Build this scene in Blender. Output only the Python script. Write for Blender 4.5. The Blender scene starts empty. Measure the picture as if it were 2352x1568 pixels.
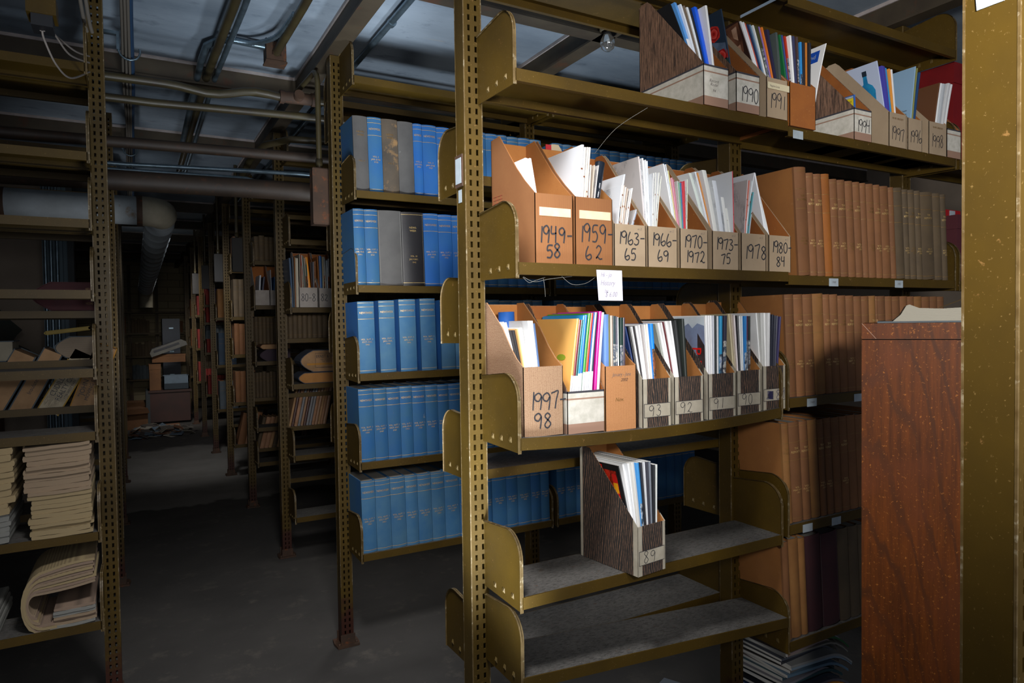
import bpy, math, random
from mathutils import Matrix, Vector
random.seed(7)
S = bpy.context.scene
COL = S.collection

# ------------------------------------------------------------------ camera
cam_d = bpy.data.cameras.new('camera'); cam = bpy.data.objects.new('camera', cam_d); COL.objects.link(cam)
cam_d.sensor_width = 36.0; cam_d.lens = 1559.6/2352*36.0; cam_d.clip_start = 0.05; cam_d.clip_end = 60
_yaw, _pit, _rol = .5106, -.0272, -.0137
_c, _s = math.cos(_yaw), math.sin(_yaw)
_r = Vector((_c, -_s, 0)); _f = Vector((_s*math.cos(_pit), _c*math.cos(_pit), math.sin(_pit))); _u = _r.cross(_f)
_R = math.cos(_rol)*_r + math.sin(_rol)*_u; _U = -math.sin(_rol)*_r + math.cos(_rol)*_u
M = Matrix((( _R.x, _U.x, -_f.x, 0), (_R.y, _U.y, -_f.y, 0), (_R.z, _U.z, -_f.z, 1.3336), (0, 0, 0, 1)))
cam.matrix_world = M
S.camera = cam

# ------------------------------------------------------------------ world, lights, exposure
W = bpy.data.worlds.new('world'); S.world = W; W.use_nodes = True
W.node_tree.nodes['Background'].inputs[0].default_value = (.62, .70, .86, 1)
W.node_tree.nodes['Background'].inputs[1].default_value = .35
def aim(o, t):
    o.rotation_euler = (Vector(t) - o.location).to_track_quat('-Z', 'Y').to_euler()
def spot(name, loc, tgt, power, ang, blend, rad, colr=(1, 1, 1)):
    d = bpy.data.lights.new(name, 'SPOT'); d.energy = power; d.spot_size = math.radians(ang); d.spot_blend = blend
    d.shadow_soft_size = rad; d.color = colr
    o = bpy.data.objects.new(name, d); COL.objects.link(o); o.location = loc; aim(o, tgt)
def area(name, loc, tgt, power, sx, sy, colr=(1, 1, 1)):
    d = bpy.data.lights.new(name, 'AREA'); d.energy = power; d.shape = 'RECTANGLE'; d.size = sx; d.size_y = sy; d.color = colr
    o = bpy.data.objects.new(name, d); COL.objects.link(o); o.location = loc; aim(o, tgt)
spot('torch_main', (.24, -.36, 1.66), (1.80, 1.5, 1.72), 165, 82, 1.0, .10, (1, .97, .93))
spot('rows_fill', (.10, -.20, 1.66), (.90, 2.9, 1.12), 50, 36, 1.0, .10, (1, .98, .96))  # added unseen spot that brightens the blue-book range
spot('aisle_fill', (.05, -.25, 1.62), (.82, 5.6, 1.15), 110, 22, 1.0, .10, (1, .97, .93))  # extra fill spot added to lift the ranges further down the aisle
area('room_fill', (.4, -1.2, 1.75), (.8, 2.2, 1.0), 20, 2.4, 1.4, (.95, .97, 1))
spot('aisle_top', (.33, 1.0, 2.40), (.72, 2.3, 0), 140, 84, 1.0, .2, (.97, .98, 1))  # added above the frame to brighten the aisle floor; no fixture there
spot('aisle_up', (.30, .75, .30), (.66, 2.7, 2.53), 140, 62, 1.0, .2, (.84, .92, 1))  # unseen uplight added below the frame for the aisle ceiling
spot('aisle_up_right', (.55, 1.05, .35), (1.15, 2.95, 2.53), 130, 40, 1.0, .1, (.84, .92, 1))  # second added uplight, for the ceiling over the blue-book range
spot('row_up', (1.35, 2.0, 1.30), (1.42, 2.25, 2.53), 40, 120, 1.0, .1, (.84, .92, 1))  # helper light hidden behind the files, brightens the ceiling past them
spot('left_fill', (-.05, -.30, 1.62), (-.20, 2.6, 1.30), 26, 22, 1.0, .08, (.97, .98, 1))  # fill spot added to lift the left range, not a real lamp
spot('second_row_up', (1.12, 3.12, 1.45), (1.05, 3.08, 2.53), 16, 120, 1.0, .1, (.84, .92, 1))  # added light concealed behind the blue books, for the ceiling there
spot('second_row_down', (1.12, 3.35, 1.30), (1.05, 3.0, 0), 10, 120, 1.0, .1)  # its downward partner, also added and unseen, for the floor behind the range
spot('row_down', (1.35, 2.15, 1.25), (1.42, 1.95, 0), 8, 110, 1.0, .1)  # helper light added out of sight, lifts the floor behind the near range
spot('left_row_up', (-.30, 3.15, .55), (.08, 4.62, 2.04), 34, 46, 1.0, .1, (.95, .97, 1))  # added out of sight behind the newspapers to brighten the duct
spot('far_aisle', (.35, 5.3, 2.36), (.35, 8.0, .2), 70, 66, 1.0, .15, (.95, .97, 1))  # fill spot added near the ceiling for the far floor; no fixture there
spot('far_end', (.35, 8.4, 2.38), (.35, 11.2, .3), 130, 62, 1.0, .15, (1, .97, .92))  # another added spot, lifts the clutter and wall at the aisle's end
S.view_settings.view_transform = 'Standard'; S.view_settings.look = 'None'
S.view_settings.exposure = 0.0; S.view_settings.gamma = 1.0; S.view_settings.use_curve_mapping = False

# ------------------------------------------------------------------ materials
def lin(h):
    h = h.lstrip('#'); v = [int(h[i:i+2], 16)/255 for i in (0, 2, 4)]
    return tuple(x/12.92 if x <= .04045 else ((x+.055)/1.055)**2.4 for x in v) + (1,)
def newmat(name):
    m = bpy.data.materials.new(name); m.use_nodes = True
    nt = m.node_tree; b = nt.nodes['Principled BSDF']
    return m, nt, b
def N(nt, t, **k):
    n = nt.nodes.new(t)
    for a, v in k.items():
        if a.startswith('i_'): n.inputs[a[2:].replace('_', ' ')].default_value = v
        else: setattr(n, a, v)
    return n
def coords(nt, scale=(1, 1, 1), rnd=True):
    tc = N(nt, 'ShaderNodeTexCoord'); mp = N(nt, 'ShaderNodeMapping'); mp.inputs['Scale'].default_value = scale
    nt.links.new(tc.outputs['Object'], mp.inputs['Vector'])
    if rnd:
        oi = N(nt, 'ShaderNodeObjectInfo'); cx = N(nt, 'ShaderNodeCombineXYZ')
        ml = N(nt, 'ShaderNodeMath', operation='MULTIPLY'); ml.inputs[1].default_value = 37.0
        nt.links.new(oi.outputs['Random'], ml.inputs[0])
        for i in range(3): nt.links.new(ml.outputs[0], cx.inputs[i])
        nt.links.new(cx.outputs[0], mp.inputs['Location'])
    return mp.outputs[0], tc
def mix(nt, fac, a, b, mode='MIX'):
    n = N(nt, 'ShaderNodeMix', data_type='RGBA', blend_type=mode)
    if isinstance(fac, float): n.inputs[0].default_value = fac
    else: nt.links.new(fac, n.inputs[0])
    for i, x in ((6, a), (7, b)):
        if isinstance(x, tuple): n.inputs[i].default_value = x
        else: nt.links.new(x, n.inputs[i])
    return n.outputs[2]
def noise(nt, vec, scale, detail=4, rough=.6):
    n = N(nt, 'ShaderNodeTexNoise'); n.inputs['Scale'].default_value = scale; n.inputs['Detail'].default_value = detail
    n.inputs['Roughness'].default_value = rough; nt.links.new(vec, n.inputs['Vector']); return n.outputs['Fac']
def ramp(nt, fac, a, b, ca=(0, 0, 0, 1), cb=(1, 1, 1, 1)):
    r = N(nt, 'ShaderNodeValToRGB'); r.color_ramp.elements[0].position = a; r.color_ramp.elements[1].position = b
    r.color_ramp.elements[0].color = ca; r.color_ramp.elements[1].color = cb
    nt.links.new(fac, r.inputs[0]); return r.outputs[0]
def bump(nt, b, h, s=.3, d=.002):
    n = N(nt, 'ShaderNodeBump'); n.inputs['Strength'].default_value = s; n.inputs['Distance'].default_value = d
    nt.links.new(h, n.inputs['Height']); nt.links.new(n.outputs[0], b.inputs['Normal'])
MC = {}
def mat(name, col, rough=.6, var=None, vs=14, metal=0., spots=None, spot_scale=60, spot_at=(.66, .72), bmp=0., bscale=80, stretch=(1, 1, 1), tint=0., spec=None):
    if name in MC: return MC[name]
    m, nt, b = newmat(name)
    vec, tc = coords(nt, stretch)
    c = lin(col)
    out = None
    if var is not None:
        out = mix(nt, ramp(nt, noise(nt, vec, vs), .34, .68), c, lin(var))
    if spots is not None:
        out = mix(nt, ramp(nt, noise(nt, vec, spot_scale, 5, .65), *spot_at), out if out else c, lin(spots))
    if tint:
        oi = N(nt, 'ShaderNodeObjectInfo'); hs = N(nt, 'ShaderNodeHueSaturation')
        mr = N(nt, 'ShaderNodeMapRange'); mr.inputs[3].default_value = 1-tint; mr.inputs[4].default_value = 1+tint
        nt.links.new(oi.outputs['Random'], mr.inputs[0]); nt.links.new(mr.outputs[0], hs.inputs['Value'])
        if out: nt.links.new(out, hs.inputs['Color'])
        else: hs.inputs['Color'].default_value = c
        out = hs.outputs[0]
    if out: nt.links.new(out, b.inputs['Base Color'])
    else: b.inputs['Base Color'].default_value = c
    b.inputs['Roughness'].default_value = rough; b.inputs['Metallic'].default_value = metal
    if spec is not None: b.inputs['Specular IOR Level'].default_value = spec
    if bmp: bump(nt, b, noise(nt, vec, bscale, 4), bmp)
    MC[name] = m; return m
def paint(name, base, dark, rust_low=False, rough=.5):
    m, nt, b = newmat(name); vec, tc = coords(nt)
    out = mix(nt, ramp(nt, noise(nt, vec, 5), .3, .7), lin(base), lin(dark))
    out = mix(nt, ramp(nt, noise(nt, vec, 55, 6, .7), .655, .70), out, lin('75572f'))
    out = mix(nt, ramp(nt, noise(nt, vec, 18, 6, .75), .68, .74), out, lin('5a2e16'))
    out = mix(nt, ramp(nt, noise(nt, vec, 260, 3, .6), .655, .72), out, lin('6e5830'))
    if rust_low:
        sp = N(nt, 'ShaderNodeSeparateXYZ'); nt.links.new(tc.outputs['Object'], sp.inputs[0])
        ad = N(nt, 'ShaderNodeMath', operation='ADD'); mu = N(nt, 'ShaderNodeMath', operation='MULTIPLY'); mu.inputs[1].default_value = .28
        nt.links.new(noise(nt, vec, 22, 5), mu.inputs[0]); nt.links.new(mu.outputs[0], ad.inputs[1]); nt.links.new(sp.outputs['Z'], ad.inputs[0])
        out = mix(nt, ramp(nt, ad.outputs[0], .26, .34), lin('3c2016'), out)
    nt.links.new(out, b.inputs['Base Color']); b.inputs['Roughness'].default_value = rough; b.inputs['Specular IOR Level'].default_value = .3
    bump(nt, b, noise(nt, vec, 130, 3), .12, .001)
    MC[name] = m; return m
OLIVE = paint('olive_shelf_paint', '503c0d', '40300d')
POST = paint('olive_post_paint', '4f3c0f', '3e2f0f', True)
def dust_mat():
    m, nt, b = newmat('dusty_shelf_top'); vec, tc = coords(nt); v2, _ = coords(nt, (.35, 1, 1))
    c = mix(nt, ramp(nt, noise(nt, vec, 8, 6, .7), .3, .7), lin('615d58'), lin('4a4743'))
    c = mix(nt, ramp(nt, noise(nt, v2, 160, 4, .8), .46, .62), c, lin('3a3733'))
    c = mix(nt, ramp(nt, noise(nt, vec, 46, 6, .8), .60, .68), c, lin('4e3420'))
    c = mix(nt, ramp(nt, noise(nt, vec, 300, 2, .6), .68, .74), c, lin('8a867e'))
    nt.links.new(c, b.inputs['Base Color']); b.inputs['Roughness'].default_value = .9; bump(nt, b, noise(nt, vec, 200, 4), .2, .001); return m
DUST = dust_mat()
WORN = mat('worn_edge_paint', '6a5838', .5, '4e3c1c', 40, spots='8c8068', spot_scale=70, spot_at=(.56, .66))
RUST = mat('rusty_steel', '4c3423', .75, '38281c', 11, spots='6a3a1c', spot_scale=30, spot_at=(.58, .68), bmp=.2)
BEAM = mat('rusty_beam_paint', '4a4030', .65, '3a3024', 6, spots='55321e', spot_scale=9, spot_at=(.58, .74), bmp=.2)
PIPE = mat('olive_brown_pipe', '453d25', .42, '382f20', 9, spots='54382a', spot_scale=40, spot_at=(.62, .72))
BIGPIPE = mat('rusty_brown_pipe', '3c2e22', .6, '2e231a', 7, spots='4a3020', spot_scale=30, spot_at=(.58, .7), bmp=.15)
GALV = mat('galvanised_conduit', '8295a2', .32, '65767f', 20, metal=.75)
FLOOR = None
INK = mat('marker_ink', '2b2b30', .6)
PEN = mat('pencil_ink', '6b6360', .7)
PURPLE_INK = mat('purple_marker_scribble', '38365c', .6)
GOLD = mat('gold_stamping', 'd8b878', .38, 'b8945a', 60, metal=.25)
FADED = mat('dull_gold_stamping', '8c6a34', .5, '6d5028', 90, metal=.2)
SILVER = mat('silver_stamping', 'c9c4b4', .4, metal=.2)
CARD = mat('white_card_tag', 'a9b3ba', .6, '98a2a8', 30)
CARDPINK = mat('peach_label_sticker', 'f0cfae', .55, 'e6c29c', 30)
NOTE = mat('lilac_note_paper', 'd6d3e4', .7)
def fine(name, base, line, scale, axis='X', amt=.5, dist=1., rough=.75, base2=None, bm=.25, wscale=None):
    """board or paper with fine parallel lines"""
    if name in MC: return MC[name]
    m, nt, b = newmat(name); vec, tc = coords(nt, (1, 1, 1), True)
    w = N(nt, 'ShaderNodeTexWave', wave_type='BANDS', bands_direction=axis); w.inputs['Scale'].default_value = scale
    w.inputs['Distortion'].default_value = dist; w.inputs['Detail'].default_value = 2; w.inputs['Detail Scale'].default_value = 1.5
    nt.links.new(vec, w.inputs['Vector'])
    c0 = lin(base)
    if base2: c0 = mix(nt, ramp(nt, noise(nt, vec, 9), .3, .7), lin(base), lin(base2))
    f = N(nt, 'ShaderNodeMath', operation='MULTIPLY'); f.inputs[1].default_value = amt; nt.links.new(w.outputs['Fac'], f.inputs[0])
    out = mix(nt, f.outputs[0], c0, lin(line))
    nt.links.new(out, b.inputs['Base Color']); b.inputs['Roughness'].default_value = rough
    if bm: bump(nt, b, w.outputs['Fac'], bm, .0006)
    MC[name] = m; return m
CARDBOARD = fine('brown_corrugated_board', '96643a', '744826', 112, 'X', .55, .5, .8, '8d5a32', .12)
CARDIN = mat('brown_inner_board', 'b0743a', .85, 'a3672f', 12, spots='94592a', spot_scale=160, spot_at=(.6, .75))
CARDIN2 = mat('brown_plain_board', '9a5a22', .8, '8c5020', 14, spots='b07a44', spot_scale=140, spot_at=(.64, .72))
KRAFT = mat('grey_kraft_board', 'ab957a', .85, '9f8a70', 9, spots='9c8468', spot_scale=90, spot_at=(.62, .74))
KRAFTG = mat('grey_board', 'b3aa98', .85, 'a39a88', 30)
GREYBAND = mat('mottled_grey_print', 'd4cec2', .75, 'bbb6a8', 45)
TANSTRIPE = mat('tan_stripe_print', '9c7a66', .75)
DARKSTRIPE = mat('charcoal_stripe_print', '3c3a40', .7)
def woodgrain(name, dark, light, scale=70, thr=(.46, .62)):
    m, nt, b = newmat(name); vec, tc = coords(nt, (1, 1, .05))
    n1 = noise(nt, vec, scale, 5, .7)
    vec2, _ = coords(nt, (1, 1, .12)); n2 = noise(nt, vec2, scale*2.2, 3, .8)
    ml = N(nt, 'ShaderNodeMath', operation='ADD'); nt.links.new(n1, ml.inputs[0])
    m2 = N(nt, 'ShaderNodeMath', operation='MULTIPLY'); m2.inputs[1].default_value = .25; nt.links.new(n2, m2.inputs[0]); nt.links.new(m2.outputs[0], ml.inputs[1])
    out = mix(nt, ramp(nt, ml.outputs[0], thr[0]+.1, thr[1]+.1), lin(dark), lin(light))
    nt.links.new(out, b.inputs['Base Color']); b.inputs['Roughness'].default_value = .7; MC[name] = m; return m
WOODBROWN = woodgrain('brown_woodgrain_print', '2e231d', '8a6852', 330, (.42, .60))
def woodlines(name, dark, light, scale):
    m, nt, b = newmat(name); vec, tc = coords(nt, (1, 1, .11)); v2, _ = coords(nt, (1, 1, .2))
    w = N(nt, 'ShaderNodeTexWave', wave_type='BANDS', bands_direction='DIAGONAL'); w.inputs['Scale'].default_value = scale; w.inputs['Distortion'].default_value = 9; w.inputs['Detail'].default_value = 3
    w.inputs['Detail Scale'].default_value = .32; w.inputs['Detail Roughness'].default_value = .65; nt.links.new(vec, w.inputs['Vector'])
    k = N(nt, 'ShaderNodeMath', operation='MULTIPLY'); nt.links.new(ramp(nt, w.outputs['Fac'], .52, .92), k.inputs[0]); nt.links.new(ramp(nt, noise(nt, v2, 420, 3, .7), .34, .60), k.inputs[1])
    nt.links.new(mix(nt, k.outputs[0], lin(dark), lin(light)), b.inputs['Base Color']); b.inputs['Roughness'].default_value = .7; MC[name] = m; return m
WOODBLACK = woodlines('black_woodgrain_print', '2a2725', '80604c', 95)
def linen(name, base, hi):
    m, nt, b = newmat(name); vec, tc = coords(nt)
    fs = []
    for ax, sc in (('X', 150), ('Y', 150), ('Z', 130)):
        w = N(nt, 'ShaderNodeTexWave', wave_type='BANDS', bands_direction=ax); w.inputs['Scale'].default_value = sc/1.3
        w.inputs['Distortion'].default_value = 2.5; w.inputs['Detail'].default_value = 3; w.inputs['Detail Scale'].default_value = 4; nt.links.new(vec, w.inputs['Vector']); fs.append(w.outputs['Fac'])
    a = N(nt, 'ShaderNodeMath', operation='MULTIPLY'); nt.links.new(fs[0], a.inputs[0]); nt.links.new(fs[2], a.inputs[1])
    out = mix(nt, ramp(nt, a.outputs[0], .08, .5), lin(hi), lin(base))
    nt.links.new(out, b.inputs['Base Color']); b.inputs['Roughness'].default_value = .8; bump(nt, b, a.outputs[0], .3, .0006); MC[name] = m; return m
LINEN = linen('pale_linen_print', '77523a', 'a58668')
LINENBR = linen('brown_linen_print', 'a96f42', 'c28a5a')
PAGES = fine('book_page_edges', '8d8a84', '67635c', 160, 'X', .6, .3, .9, None, .1)
TANPAGES = fine('yellowed_page_edges', 'a08458', '735a38', 160, 'X', .6, .3, .9, None, .1)
MAGPAGES = fine('magazine_page_edges', 'dedcd6', 'b8b5ae', 300, 'X', .5, .3, .8, None, .05)
def printed(name, base, ink, ls=82):
    """paper with rows of small print"""
    m, nt, b = newmat(name); vec, tc = coords(nt)
    w = N(nt, 'ShaderNodeTexWave', wave_type='BANDS', bands_direction='Z'); w.inputs['Scale'].default_value = ls; nt.links.new(vec, w.inputs['Vector'])
    v2, _ = coords(nt, (1, 1, .25)); nz = noise(nt, v2, 210, 2); col = noise(nt, vec, 14, 1)
    a = N(nt, 'ShaderNodeMath', operation='MULTIPLY'); nt.links.new(ramp(nt, w.outputs['Fac'], .55, .75), a.inputs[0]); nt.links.new(ramp(nt, nz, .42, .5), a.inputs[1])
    a2 = N(nt, 'ShaderNodeMath', operation='MULTIPLY'); nt.links.new(a.outputs[0], a2.inputs[0]); nt.links.new(ramp(nt, col, .46, .54), a2.inputs[1])
    out = mix(nt, a2.outputs[0], lin(base), lin(ink)); nt.links.new(out, b.inputs['Base Color']); b.inputs['Roughness'].default_value = .75; MC[name] = m; return m
PRINT = printed('printed_white_paper', 'dfe2e6', '80828a')
PRINTG = printed('printed_grey_paper', 'c2bcba', '6c6a6a')
PRINTOLD = printed('printed_buff_paper', 'a89a80', '5a5040', 120)
def cover(hexc):
    """slightly mottled glossy magazine cover in one colour"""
    return mat('glossy_cover_'+hexc, hexc, .34, None, spots=None, tint=.04)
def busy(name, cols, scale=26, rough=.34):
    """photo-like cover print: patches of several colours"""
    if name in MC: return MC[name]
    m, nt, b = newmat(name); vec, tc = coords(nt)
    v = noise(nt, vec, scale, 3, .55)
    r = N(nt, 'ShaderNodeValToRGB'); e = r.color_ramp.elements
    k = len(cols)
    for i, c in enumerate(cols):
        p = .28+.44*i/max(1, k-1)
        el = e[i] if i < 2 else e.new(p)
        el.position = p; el.color = lin(c)
    nt.links.new(v, r.inputs[0]); nt.links.new(r.outputs[0], b.inputs['Base Color']); b.inputs['Roughness'].default_value = rough; MC[name] = m; return m
def cloth(name, base, dark, tint=.08, rough=.75, wear='8a8a88', wear_at=(.70, .80)):
    return mat(name, base, rough, dark, 10, spots=wear, spot_scale=24, spot_at=wear_at, tint=tint, bmp=.15, bscale=400)
BLUE = cloth('blue_buckram', '22588a', '2f5e80', .08)
BLUE2 = cloth('bright_blue_buckram', '1f5fa8', '2a65a0', .05)
BLUED = cloth('dusty_blue_buckram', '2f6088', '456e8a', .08)
GREYC = cloth('grey_buckram', '565350', '4a4745', .05)
BROWNC = cloth('brown_stained_buckram', '54483a', '3f3831', .05, wear='8a6a44', wear_at=(.56, .70))
BLACKL = cloth('black_leather_binding', '201e20', '2a2626', .03, .45, '4a4444')
TAN = cloth('tan_buckram', '7a4f2c', '6c4526', .10, .75, '94683c')
TAN2 = cloth('light_tan_buckram', '8c6030', '7a5028', .06, .75, 'a07840')
TANORANGE = cloth('orange_tan_buckram', '8e5216', '7c4612', .03)
TANBOARD = cloth('tan_book_board', '94602e', '875629', .05, .8, 'a2744a', (.62, .8))
BROWNB = cloth('drab_brown_buckram', '5a4a34', '4c3e2c', .12)
MAROON = cloth('maroon_buckram', '4a2226', '3c2024', .08)
REDC = cloth('red_buckram', '7c1c16', '6a1612', .08)
NAVYC = cloth('navy_buckram', '2a3a4a', '22303e', .08)
SLATE = cloth('slate_buckram', '4a5258', '3c4448', .06)

# ------------------------------------------------------------------ mesh builder
class MB:
    def __init__(s): s.v = []; s.f = []; s.m = []; s.mats = []; s.sm = []
    def mi(s, m):
        if m not in s.mats: s.mats.append(m)
        return s.mats.index(m)
    def face(s, pts, m, smooth=False):
        k = len(s.v); s.v += [tuple(p) for p in pts]; s.f.append(tuple(range(k, k+len(pts)))); s.m.append(s.mi(m)); s.sm.append(smooth)
    def raw(s, vs, fs, m, smooth=False):
        k = len(s.v); s.v += [tuple(p) for p in vs]; i = s.mi(m)
        for f in fs: s.f.append(tuple(k+a for a in f)); s.m.append(i); s.sm.append(smooth)
    def box(s, x0, x1, y0, y1, z0, z1, m, top=None):
        vs = [(x0,y0,z0),(x1,y0,z0),(x1,y1,z0),(x0,y1,z0),(x0,y0,z1),(x1,y0,z1),(x1,y1,z1),(x0,y1,z1)]
        fs = [(0,3,2,1),(0,1,5,4),(1,2,6,5),(2,3,7,6),(3,0,4,7)]
        s.raw(vs, fs, m); s.raw(vs, [(4,5,6,7)], top or m)
    def prism(s, poly, axis, a, b, m, side=None):
        """2-D polygon extruded along axis from a to b"""
        def P(p, t):
            return {'X': (t, p[0], p[1]), 'Y': (p[0], t, p[1]), 'Z': (p[0], p[1], t)}[axis]
        n = len(poly); vs = [P(p, a) for p in poly] + [P(p, b) for p in poly]
        s.raw(vs, [tuple(range(n-1, -1, -1)), tuple(range(n, 2*n))], m)
        s.raw(vs, [(i, (i+1) % n, n+(i+1) % n, n+i) for i in range(n)], side or m)
    def tube(s, pts, r, m, n=10, caps=True):
        pts = [Vector(p) for p in pts]; rings = []; up = None
        for i, p in enumerate(pts):
            t = (pts[min(i+1, len(pts)-1)] - pts[max(i-1, 0)]).normalized()
            if up is None: up = Vector((0, 0, 1)) if abs(t.z) < .9 else Vector((1, 0, 0))
            a = t.cross(up).normalized(); up = a.cross(t).normalized()
            rr = r[i] if isinstance(r, (list, tuple)) else r
            rings.append([p + rr*(math.cos(2*math.pi*k/n)*a + math.sin(2*math.pi*k/n)*up) for k in range(n)])
        vs = [q for R_ in rings for q in R_]
        fs = [(i*n+k, i*n+(k+1) % n, (i+1)*n+(k+1) % n, (i+1)*n+k) for i in range(len(pts)-1) for k in range(n)]
        s.raw(vs, fs, m, True)
        if caps: s.raw(vs, [tuple(range(n-1, -1, -1)), tuple(range((len(pts)-1)*n, len(pts)*n))], m)
    def lathe(s, prof, c, m, n=16):
        vs = [(c[0]+r*math.cos(2*math.pi*k/n), c[1]+r*math.sin(2*math.pi*k/n), c[2]+z) for r, z in prof for k in range(n)]
        fs = [(i*n+k, i*n+(k+1) % n, (i+1)*n+(k+1) % n, (i+1)*n+k) for i in range(len(prof)-1) for k in range(n)]
        s.raw(vs, fs, m, True)
    def sweepx(s, sec, xs, zs, m):
        """closed (y,z) section carried along x with a z offset per station"""
        n = len(sec); vs = [(x, p[0], p[1]+z) for x, z in zip(xs, zs) for p in sec]
        s.raw(vs, [(i*n+k, i*n+(k+1) % n, (i+1)*n+(k+1) % n, (i+1)*n+k) for i in range(len(xs)-1) for k in range(n)], m)
        s.raw(vs, [tuple(range(n)), tuple(range(len(vs)-1, len(vs)-n-1, -1))], m)
    def mesh(s, name, off=(0, 0, 0)):
        me = bpy.data.meshes.new(name)
        me.from_pydata([(a-off[0], b-off[1], c-off[2]) for a, b, c in s.v], [], s.f)
        for m in s.mats: me.materials.append(m)
        me.polygons.foreach_set('material_index', s.m); me.polygons.foreach_set('use_smooth', s.sm)
        me.update(); return me
    def build(s, name, parent=None, origin=(0, 0, 0)):
        """vertices are in the parent's frame (world when there is no parent)"""
        return link(name, s.mesh(name, origin), parent, origin)
def link(name, me, parent=None, loc=(0, 0, 0)):
    o = bpy.data.objects.new(name, me); COL.objects.link(o); o.location = loc
    if parent: o.parent = parent
    return o
def tag(o, label=None, cat=None, group=None, kind=None):
    if label: o['label'] = label
    if cat: o['category'] = cat
    if group: o['group'] = group
    if kind: o['kind'] = kind
    return o
def thing(name, label, cat, loc, group=None, rot=(0, 0, 0)):
    o = bpy.data.objects.new(name, None); COL.objects.link(o); o.location = loc; o.rotation_euler = rot; o.empty_display_size = .05
    return tag(o, label, cat, group)
ORD = ['first','second','third','fourth','fifth','sixth','seventh','eighth','ninth','tenth','eleventh','twelfth','thirteenth','fourteenth','fifteenth','sixteenth','seventeenth','eighteenth','nineteenth','twentieth','twenty-first','twenty-second','twenty-third','twenty-fourth','twenty-fifth','twenty-sixth','twenty-seventh','twenty-eighth','twenty-ninth','thirtieth']
def nth(i): return '' if i == 0 else ORD[i]+' '
def colname(h):
    r, g, b = [int(h[i:i+2], 16) for i in (0, 2, 4)]
    P = {'white':(240,240,240),'pale grey':(205,205,205),'grey':(140,140,140),'black':(30,30,34),'charcoal':(58,60,66),'cream':(228,222,205),'pale blue':(205,220,238),'blue':(50,110,200),'light blue':(95,155,215),'navy':(42,58,110),'teal':(35,95,92),'green':(60,140,70),'red':(200,60,50),'maroon':(115,42,46),'orange':(228,140,60),'tan':(205,185,160),'olive':(110,110,70),'pink':(215,160,180),'magenta':(224,30,150),'purple':(90,60,130),'lilac':(140,120,170),'brown':(90,60,45),'yellow':(216,214,140)}
    return min(P, key=lambda k: sum((a-b_)**2 for a, b_ in zip(P[k], (r, g, b))))
TXT = {}
def text_mesh(st, shear=0):
    """flat glyph outlines filled as polygons: (verts, faces, width), unit size"""
    if (st, shear) not in TXT:
        cu = bpy.data.curves.new('glyphs', 'FONT'); cu.body = st; cu.size = 1; cu.align_x = 'CENTER'; cu.align_y = 'CENTER'; cu.resolution_u = 2; cu.shear = shear
        ob = bpy.data.objects.new('glyphs', cu); COL.objects.link(ob); bpy.context.view_layer.update()
        ev = ob.evaluated_get(bpy.context.evaluated_depsgraph_get()); me = ev.to_mesh()
        vs = [tuple(v.co) for v in me.vertices]; fs = [tuple(p.vertices) for p in me.polygons]
        ev.to_mesh_clear(); bpy.data.objects.remove(ob); bpy.data.curves.remove(cu)
        xs = [v[0] for v in vs] or [0]
        TXT[(st, shear)] = (vs, fs, max(xs)-min(xs))
    return TXT[(st, shear)]
def put_text(mb, st, m, fn, size, width=None, shear=0, asp=1.0):
    """lay text with fn(u, v) -> point; width squeezes the line to fit"""
    vs, fs, w = text_mesh(st, shear); k = size*asp
    if width and w*k > width: k = width/w
    mb.raw([fn(v[0]*k, v[1]*size) for v in vs], fs, m)
GLY = {'1': [[(.42,1),(.34,0)]], '4': [[(.12,1),(.10,.55),(.55,.58)],[(.5,1),(.46,0)]], '9': [[(.60,.80),(.40,.99),(.12,.85),(.14,.60),(.40,.52),(.60,.78),(.56,.35),(.50,0)]],
 '5': [[(.62,.98),(.22,.95),(.15,.58),(.40,.62),(.56,.38),(.42,.06),(.10,.06)]], '8': [[(.56,.84),(.34,1),(.14,.80),(.36,.55),(.58,.26),(.34,0),(.12,.20),(.34,.52),(.58,.82)]],
 '6': [[(.34,1),(.16,.60),(.12,.2),(.34,0),(.58,.16),(.50,.40),(.16,.24)]], '2': [[(.14,.78),(.34,.98),(.56,.78),(.40,.42),(.12,.08),(.26,.16),(.44,.02),(.66,.06)]],
 '3': [[(.14,.94),(.42,.98),(.52,.78),(.30,.56),(.56,.40),(.50,.10),(.26,0),(.10,.12)]], '7': [[(.08,.86),(.30,.92),(.60,.97),(.46,.5),(.36,0)]], '0': [[(.36,.99),(.14,.70),(.16,.2),(.36,0),(.58,.3),(.56,.8),(.34,.99)]], '-': [[(.12,.48),(.56,.50)]]}
def smooth_line(p, n=5):
    if len(p) < 3: return p
    o = []
    for i in range(len(p)-1):
        a, b, c, d = p[max(i-1, 0)], p[i], p[i+1], p[min(i+2, len(p)-1)]
        for k in range(n):
            t = k/n
            o.append(tuple(.5*(2*b[j]+(c[j]-a[j])*t+(2*a[j]-5*b[j]+4*c[j]-d[j])*t*t+(3*b[j]-a[j]-3*c[j]+d[j])*t**3) for j in (0, 1)))
    return o+[p[-1]]
def ribbon(mb, pts, w, m, fn):
    pts = smooth_line(pts); L = []; Rr = []
    for i, p in enumerate(pts):
        q, r = pts[max(i-1, 0)], pts[min(i+1, len(pts)-1)]
        dx, dy = r[0]-q[0], r[1]-q[1]; l = math.hypot(dx, dy) or 1
        L.append((p[0]-dy/l*w/2, p[1]+dx/l*w/2)); Rr.append((p[0]+dy/l*w/2, p[1]-dx/l*w/2))
    n = len(pts)
    mb.raw([fn(*p) for p in L]+[fn(*p) for p in Rr], [(n+i, n+i+1, i+1, i) for i in range(n-1)], m)
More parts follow.
